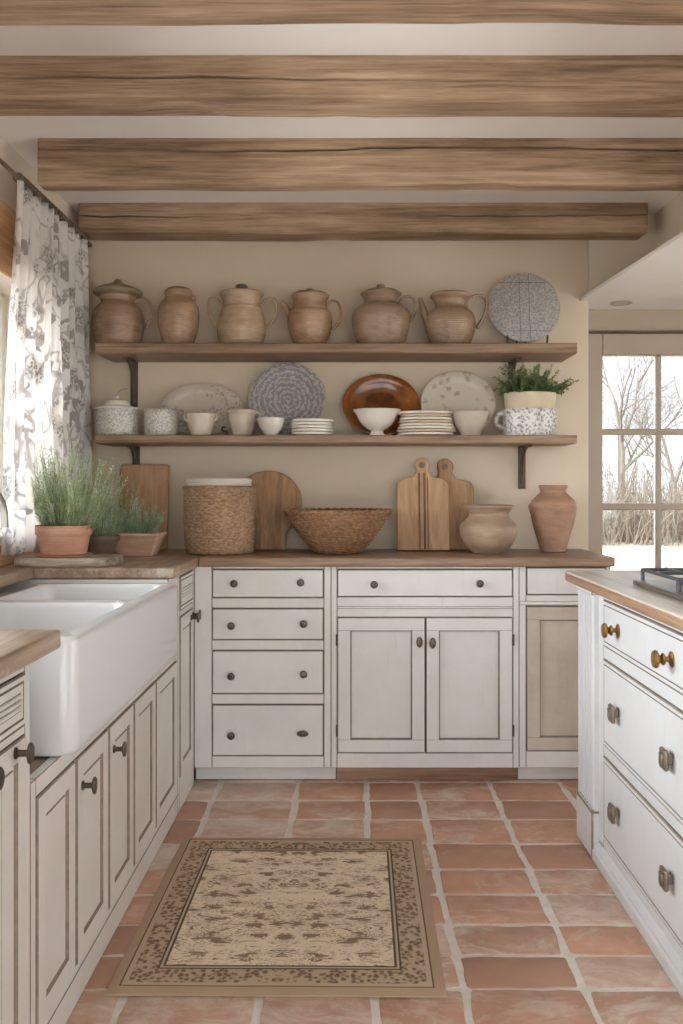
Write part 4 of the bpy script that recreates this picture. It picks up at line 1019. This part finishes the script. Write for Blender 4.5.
# tall basket with white lining
Yb = 3.60; s = Yb/F; cb = (X(220, Yb), Yb)
t = thing('wicker_basket', 'tall square-shouldered woven basket with white lining on back worktop', 'basket', (cb[0], Yb, WT))
mb = MB(); zt = Z(488, Yb)
pr = [(.132, WT+.001), (.140, WT+.010), (.146, WT+.06), (.149, WT+.15), (.1495, zt)]
mb.rings(weave(pr, cb, 24, 176, .006, 22)); 
mb.build('weave', 'wicker', t, 60)
mb = MB(); mb.lathe([(.146, zt-.004), (.153, zt-.002), (.155, zt+.004), (.150, zt+.009), (.142, zt+.008), (.14, zt)], (cb[0], Yb, 0), 60); mb.build('rim', 'wicker', t, 60)
mb = MB(); z_ = zt+.004
mb.lathe([(.130, z_), (.136, z_+.004), (.137, z_+.012), (.133, z_+.015), (.1335, z_+.018), (.137, z_+.021), (.137, z_+.033), (.130, z_+.037), (.06, z_+.038), (0, z_+.038)], (cb[0]-.004, Yb, 0), 56); mb.build('lining', 'cloth_white', t, 50)
# wide wicker bowl
Yw = 3.612; s = Yw/F; cw = (X(338, Yw), Yw)
t = thing('wicker_bowl', 'wide shallow woven bowl with flared sides in middle of worktop', 'bowl', (cw[0], Yw, WT))
zt = Z(512, Yw)
pr = [(.092, WT+.001), (.105, WT+.010), (.140, WT+.05), (.178, WT+.10), (.205, WT+.140), (.220, zt)]
mb = MB(); inner = [(.214, zt), (.198, WT+.138), (.170, WT+.10), (.132, WT+.055), (.095, WT+.018), (.02, WT+.014)]
mb.rings(weave(pr, cw, 16, 200, .010, 20, 1, .95)); mb.lathe(inner, (cw[0], Yw, 0), 60, sy=.95); mb.build('weave', 'wicker_dark', t, 60)
mb = MB(); rp = []
for st in range(2):
    pts = [(cw[0]+(.219+.004*math.cos(20*a+PI*st))*math.cos(a), Yw+(.208+.004*math.cos(20*a+PI*st))*math.sin(a), zt+.003+.005*math.sin(20*a+PI*st)) for a in [2*PI*i/240 for i in range(241)]]
    mb.tube(pts, .0062, 6, up=(0,0,1))
mb.build('rim', 'wicker_dark', t, 60)
vessel('clay_bowl', 'squat round buff clay bowl with flared rim on back worktop', 'bowl', 488.5, 3.60, WT, [(15.5, 551), (17, 549), (24, 542), (28.5, 530), (27.5, 522), (21, 515.5), (19.6, 512), (22, 508), (25, 504.5), (24.6, 503.3)], 'clay_buff', open_=True)
vessel('clay_amphora', 'tall pinkish terracotta jar with narrow foot at right end of worktop', 'jar', 553, 3.68, WT, [(12.5, 551), (13.2, 548), (16, 538), (20.5, 522), (22.8, 509), (21.8, 501.5), (16.5, 495.5), (12.4, 491.5), (13, 488.5), (14.4, 486.5), (14, 485.2)], 'terra_pink', open_=True, handles=[[(533, 503), (529.5, 505), (530.5, 511), (532.5, 513)]], hr=.0055)

# ------------------------------------------------------------------ curtain and rod
XCu, ZR = -1.155, 2.247
t = thing('curtain_rod', 'thin dark curtain rod high on the left wall', 'curtain rod', (XCu, 2.4, ZR))
mb = MB(); mb.tube([(XCu, .7, ZR), (XCu, 3.80, ZR)], .008, 12); mb.build('pole', 'rod', t)
for yy in (.78, 2.62, 3.815):
    mb = MB(); mb.tube([(XL+.001, yy, ZR), (XCu, yy, ZR)], .007, 8); mb.lathe([(.022, 0), (.022, .004), (0, .005)], Mx=frame((XL+.001, yy, ZR), (0,1,0), (1,0,0)), seg=16); mb.build('wall_bracket', 'iron', t)
t = thing('curtain', 'white linen curtain with taupe floral print gathered on the rod', 'curtain', (XCu, 3.3, ZR))
mb = MB(); nu, nv = 220, 60; gr = []; ztop, zbot = ZR-.018, .945
for j in range(nv+1):
    q = j/nv; z = ztop+(zbot-ztop)*q; row = []
    yn = 2.965-.105*math.sin(min(1, q*1.4)*PI/2)+.015*q; yf = 3.735+.06*min(1, q*2.0)
    for i in range(nu+1):
        p = i/nu; y = yn+(yf-yn)*(p+.012*math.sin(9*p+3*q))
        amp = .016+.012*q
        x = XCu + amp*math.sin(2*PI*10*p+1.1*math.sin(3*p+2*q)) + .006*math.sin(2*PI*23*p+q*3) - .004*q
        zz = z + (.006*math.sin(2*PI*10*p+1) if j == 0 else 0)
        row.append(mb.bm.verts.new((x, y, zz)))
    gr.append(row)
for j in range(nv):
    for i in range(nu): mb.quad([gr[j][i], gr[j][i+1], gr[j+1][i+1], gr[j+1][i]])
o = mb.build('cloth', 'curtain', t, 80)
sm = o.modifiers.new('thickness', 'SOLIDIFY'); sm.thickness = .0012
for i in range(26):
    yy = 2.975+.0295*i; mb = MB()
    mb.tube([(XCu+.0145*math.cos(a), yy+.005*math.sin(a+i), ZR+.0145*math.sin(a)) for a in [2*PI*k_/16 for k_ in range(17)]], .0042, 6, up=(0,1,0)); mb.build('ring', 'rod', t, 60)

# ------------------------------------------------------------------ outside
mb = MB(); n = 40
gv = [[mb.bm.verts.new((-40+80*i/n, -30+90*j/n, -.14 + (.35*mnoise.noise((i*.5, j*.5, 3)) if -30+90*j/n > 9 else 0))) for i in range(n+1)] for j in range(n+1)]
for j in range(n):
    for i in range(n): mb.quad([gv[j][i], gv[j][i+1], gv[j+1][i+1], gv[j+1][i]])
struct(mb.build('ground', 'ground', smooth=80))
mb = MB(); mb.box(-7, XL-.28, -7, 6, -.12, -.05, .01); mb.box(XL-.28, 9, -8, YF-.28, -.12, -.05, .01); mb.box(XR+.22, 9, YF-.28, 5, -.12, -.05, .01)  # unseen pale paving, added to bounce daylight up to the ceiling
struct(mb.build('bounce_terrace', plain('white_bounce_paving', '#ece9e3', .9, .1, var=.08, scale=6)))
def branch(mb, p, d, L, r, depth, rn):
    steps = 5; pts = [p.copy()]; rad = [r]; dd = d.copy()
    for k_ in range(steps):
        dd = (dd + Vector((rn.uniform(-.16, .16), rn.uniform(-.16, .16), rn.uniform(-.04, .12)))).normalized(); p = p+dd*L/steps; pts.append(p.copy()); rad.append(r*(1-.6*(k_+1)/steps))
    mb.tube(pts, rad, 5 if depth > 1 else 3)
    if depth <= 0: return
    nb = rn.randint(3, 5) if depth > 1 else rn.randint(4, 5)
    for b in range(nb):
        f = rn.uniform(.3, 1.0); i = min(int(f*steps), steps-1); q = pts[i].lerp(pts[i+1], f*steps-i)
        ax = dd.orthogonal(); ax.rotate(Matrix.Rotation(rn.uniform(0, 2*PI), 3, dd)); nd = (dd*rn.uniform(.5, .9)+ax*rn.uniform(.5, .9)+Vector((0, 0, .25))).normalized()
        branch(mb, q, nd, L*rn.uniform(.5, .72), rad[i]*.62, depth-1, rn)
protos = []
for sd_ in range(4):
    rn = random.Random(100+sd_); mb = MB(); branch(mb, Vector((0,0,-.1)), Vector((rn.uniform(-.1, .1), 0, 1)), 3.9, .12, 5, rn)
    protos.append(mb.build('bare_tree', 'bark', smooth=60))
spots = [(8.6, 27.0), (10.6, 33.5), (14.2, 37.5), (13.6, 27.5), (5.6, 33.0), (18.5, 31.5), (9.6, 41.5), (3.2, 27.5), (15.8, 45.0), (20.5, 41.0), (4.8, 43.0), (12.2, 49)]
for i, (x, y) in enumerate(spots):
    o = protos[i % 4] if i < 4 else copy_tree(protos[i % 4])
    o.location = (x, y, -.1); o.rotation_euler.z = i*1.9; k_ = R.uniform(.85, 1.2); o.scale = (k_, k_, k_)
    tag(o, 'bare leafless grey tree standing outside beyond the glazed door', 'tree', 'bare trees outside the glazed door')
rn = random.Random(5); mb = MB()
for i in range(2600):
    yy = rn.uniform(19.5, 23); p = Vector((yy*rn.uniform(.1, .6), yy, -.15)); d = Vector((rn.uniform(-.6, .6), rn.uniform(-.4, .4), 1)).normalized(); L = rn.uniform(.4, 2.0)*(1.25 if yy > 21 else .8)
    q = p+d*L*.5; e = q+(d+Vector((rn.uniform(-.5, .5), 0, rn.uniform(-.3, .3)))).normalized()*L*.5
    mb.tube([p, q, e], [.016, .012, .006], 3)
    mb.tube([q, q+Vector((rn.uniform(-.4, .4), rn.uniform(-.2, .2), rn.uniform(.1, .5)))*L*.6], [.007, .003], 3)
tag(mb.build('dry_undergrowth', 'twig', smooth=60), 'pale dry brush and twigs behind the trees outside the glazed door', 'undergrowth', kind='stuff')

# ------------------------------------------------------------------ daylight
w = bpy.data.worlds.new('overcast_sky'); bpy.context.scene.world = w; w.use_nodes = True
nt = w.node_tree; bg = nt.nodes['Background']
tc = nt.nodes.new('ShaderNodeTexCoord'); sp_ = nt.nodes.new('ShaderNodeSeparateXYZ'); nt.links.new(tc.outputs['Generated'], sp_.inputs[0])
def wm(op, a, b):
    n_ = nt.nodes.new('ShaderNodeMath'); n_.operation = op
    for i, q in enumerate((a, b)):
        if hasattr(q, 'is_linked'): nt.links.new(q, n_.inputs[i])
        else: n_.inputs[i].default_value = q
    return n_.outputs[0]
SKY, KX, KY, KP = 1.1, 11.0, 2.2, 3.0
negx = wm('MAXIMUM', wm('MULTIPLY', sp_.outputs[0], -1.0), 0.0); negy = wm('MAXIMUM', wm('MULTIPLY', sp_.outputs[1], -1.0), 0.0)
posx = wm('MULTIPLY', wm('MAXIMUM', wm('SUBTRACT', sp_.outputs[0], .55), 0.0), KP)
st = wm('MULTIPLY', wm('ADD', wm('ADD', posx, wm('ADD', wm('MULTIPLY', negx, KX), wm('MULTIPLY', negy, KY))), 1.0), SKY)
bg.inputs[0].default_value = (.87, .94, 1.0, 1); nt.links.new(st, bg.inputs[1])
def portal(name, loc, rot, w_, h_):
    L = bpy.data.lights.new(name, 'AREA'); L.shape = 'RECTANGLE'; L.size = w_; L.size_y = h_; L.cycles.is_portal = True
    o = bpy.data.objects.new(name, L); C.objects.link(o); o.location = loc; o.rotation_euler = rot
portal('window_daylight', (XL-.27, (WY0+WY1)/2, (WZ0+WZ1)/2), (0, -PI/2, 0), WZ1-WZ0, WY1-WY0)
portal('added_rear_daylight', ((FX0+FX1)/2, YF-.26, (FZ0+FZ1)/2), (PI/2, 0, PI) if False else (PI/2, 0, 0), FX1-FX0, FZ1-FZ0)
portal('added_side_daylight', (XR+.21, (RY0+RY1)/2, (RZ0+RZ1)/2), (0, PI/2, 0), RZ1-RZ0, RY1-RY0)
portal('door_daylight', ((1.178+xs[-1])/2, YD+.06, 1.1), (-PI/2, 0, 0), 1.12, 1.45)

sl = bpy.data.lights.new('sun', 'SUN'); sl.energy = 11.0; sl.angle = math.radians(6); sl.color = (1.0, .985, .96)
so = bpy.data.objects.new('sun', sl); C.objects.link(so)
so.rotation_euler = Vector((-.10, -.62, -.78)).to_track_quat('-Z', 'Y').to_euler()

# ------------------------------------------------------------------ camera
cam = bpy.data.cameras.new('camera'); co = bpy.data.objects.new('camera', cam); C.objects.link(co)
co.location = (0, 0, EYE); co.rotation_euler = (PI/2, 0, 0)
cam.sensor_fit = 'AUTO'; cam.sensor_width = 36; cam.lens = F/1024*36
cam.shift_x = -(VX-341.5)/1024; cam.shift_y = -(512-VY)/1024
cam.clip_start = .05; cam.clip_end = 200
S = bpy.context.scene; S.camera = co
S.view_settings.view_transform = 'Standard'; S.view_settings.look = 'None'; S.view_settings.gamma = 1; S.view_settings.use_curve_mapping = False
S.view_settings.exposure = 0.46
S.cycles.use_denoising = True; S.cycles.max_bounces = 12; S.cycles.diffuse_bounces = 10; S.cycles.transparent_max_bounces = 16
S.cycles.caustics_reflective = False; S.cycles.caustics_refractive = False; S.cycles.sample_clamp_indirect = 10
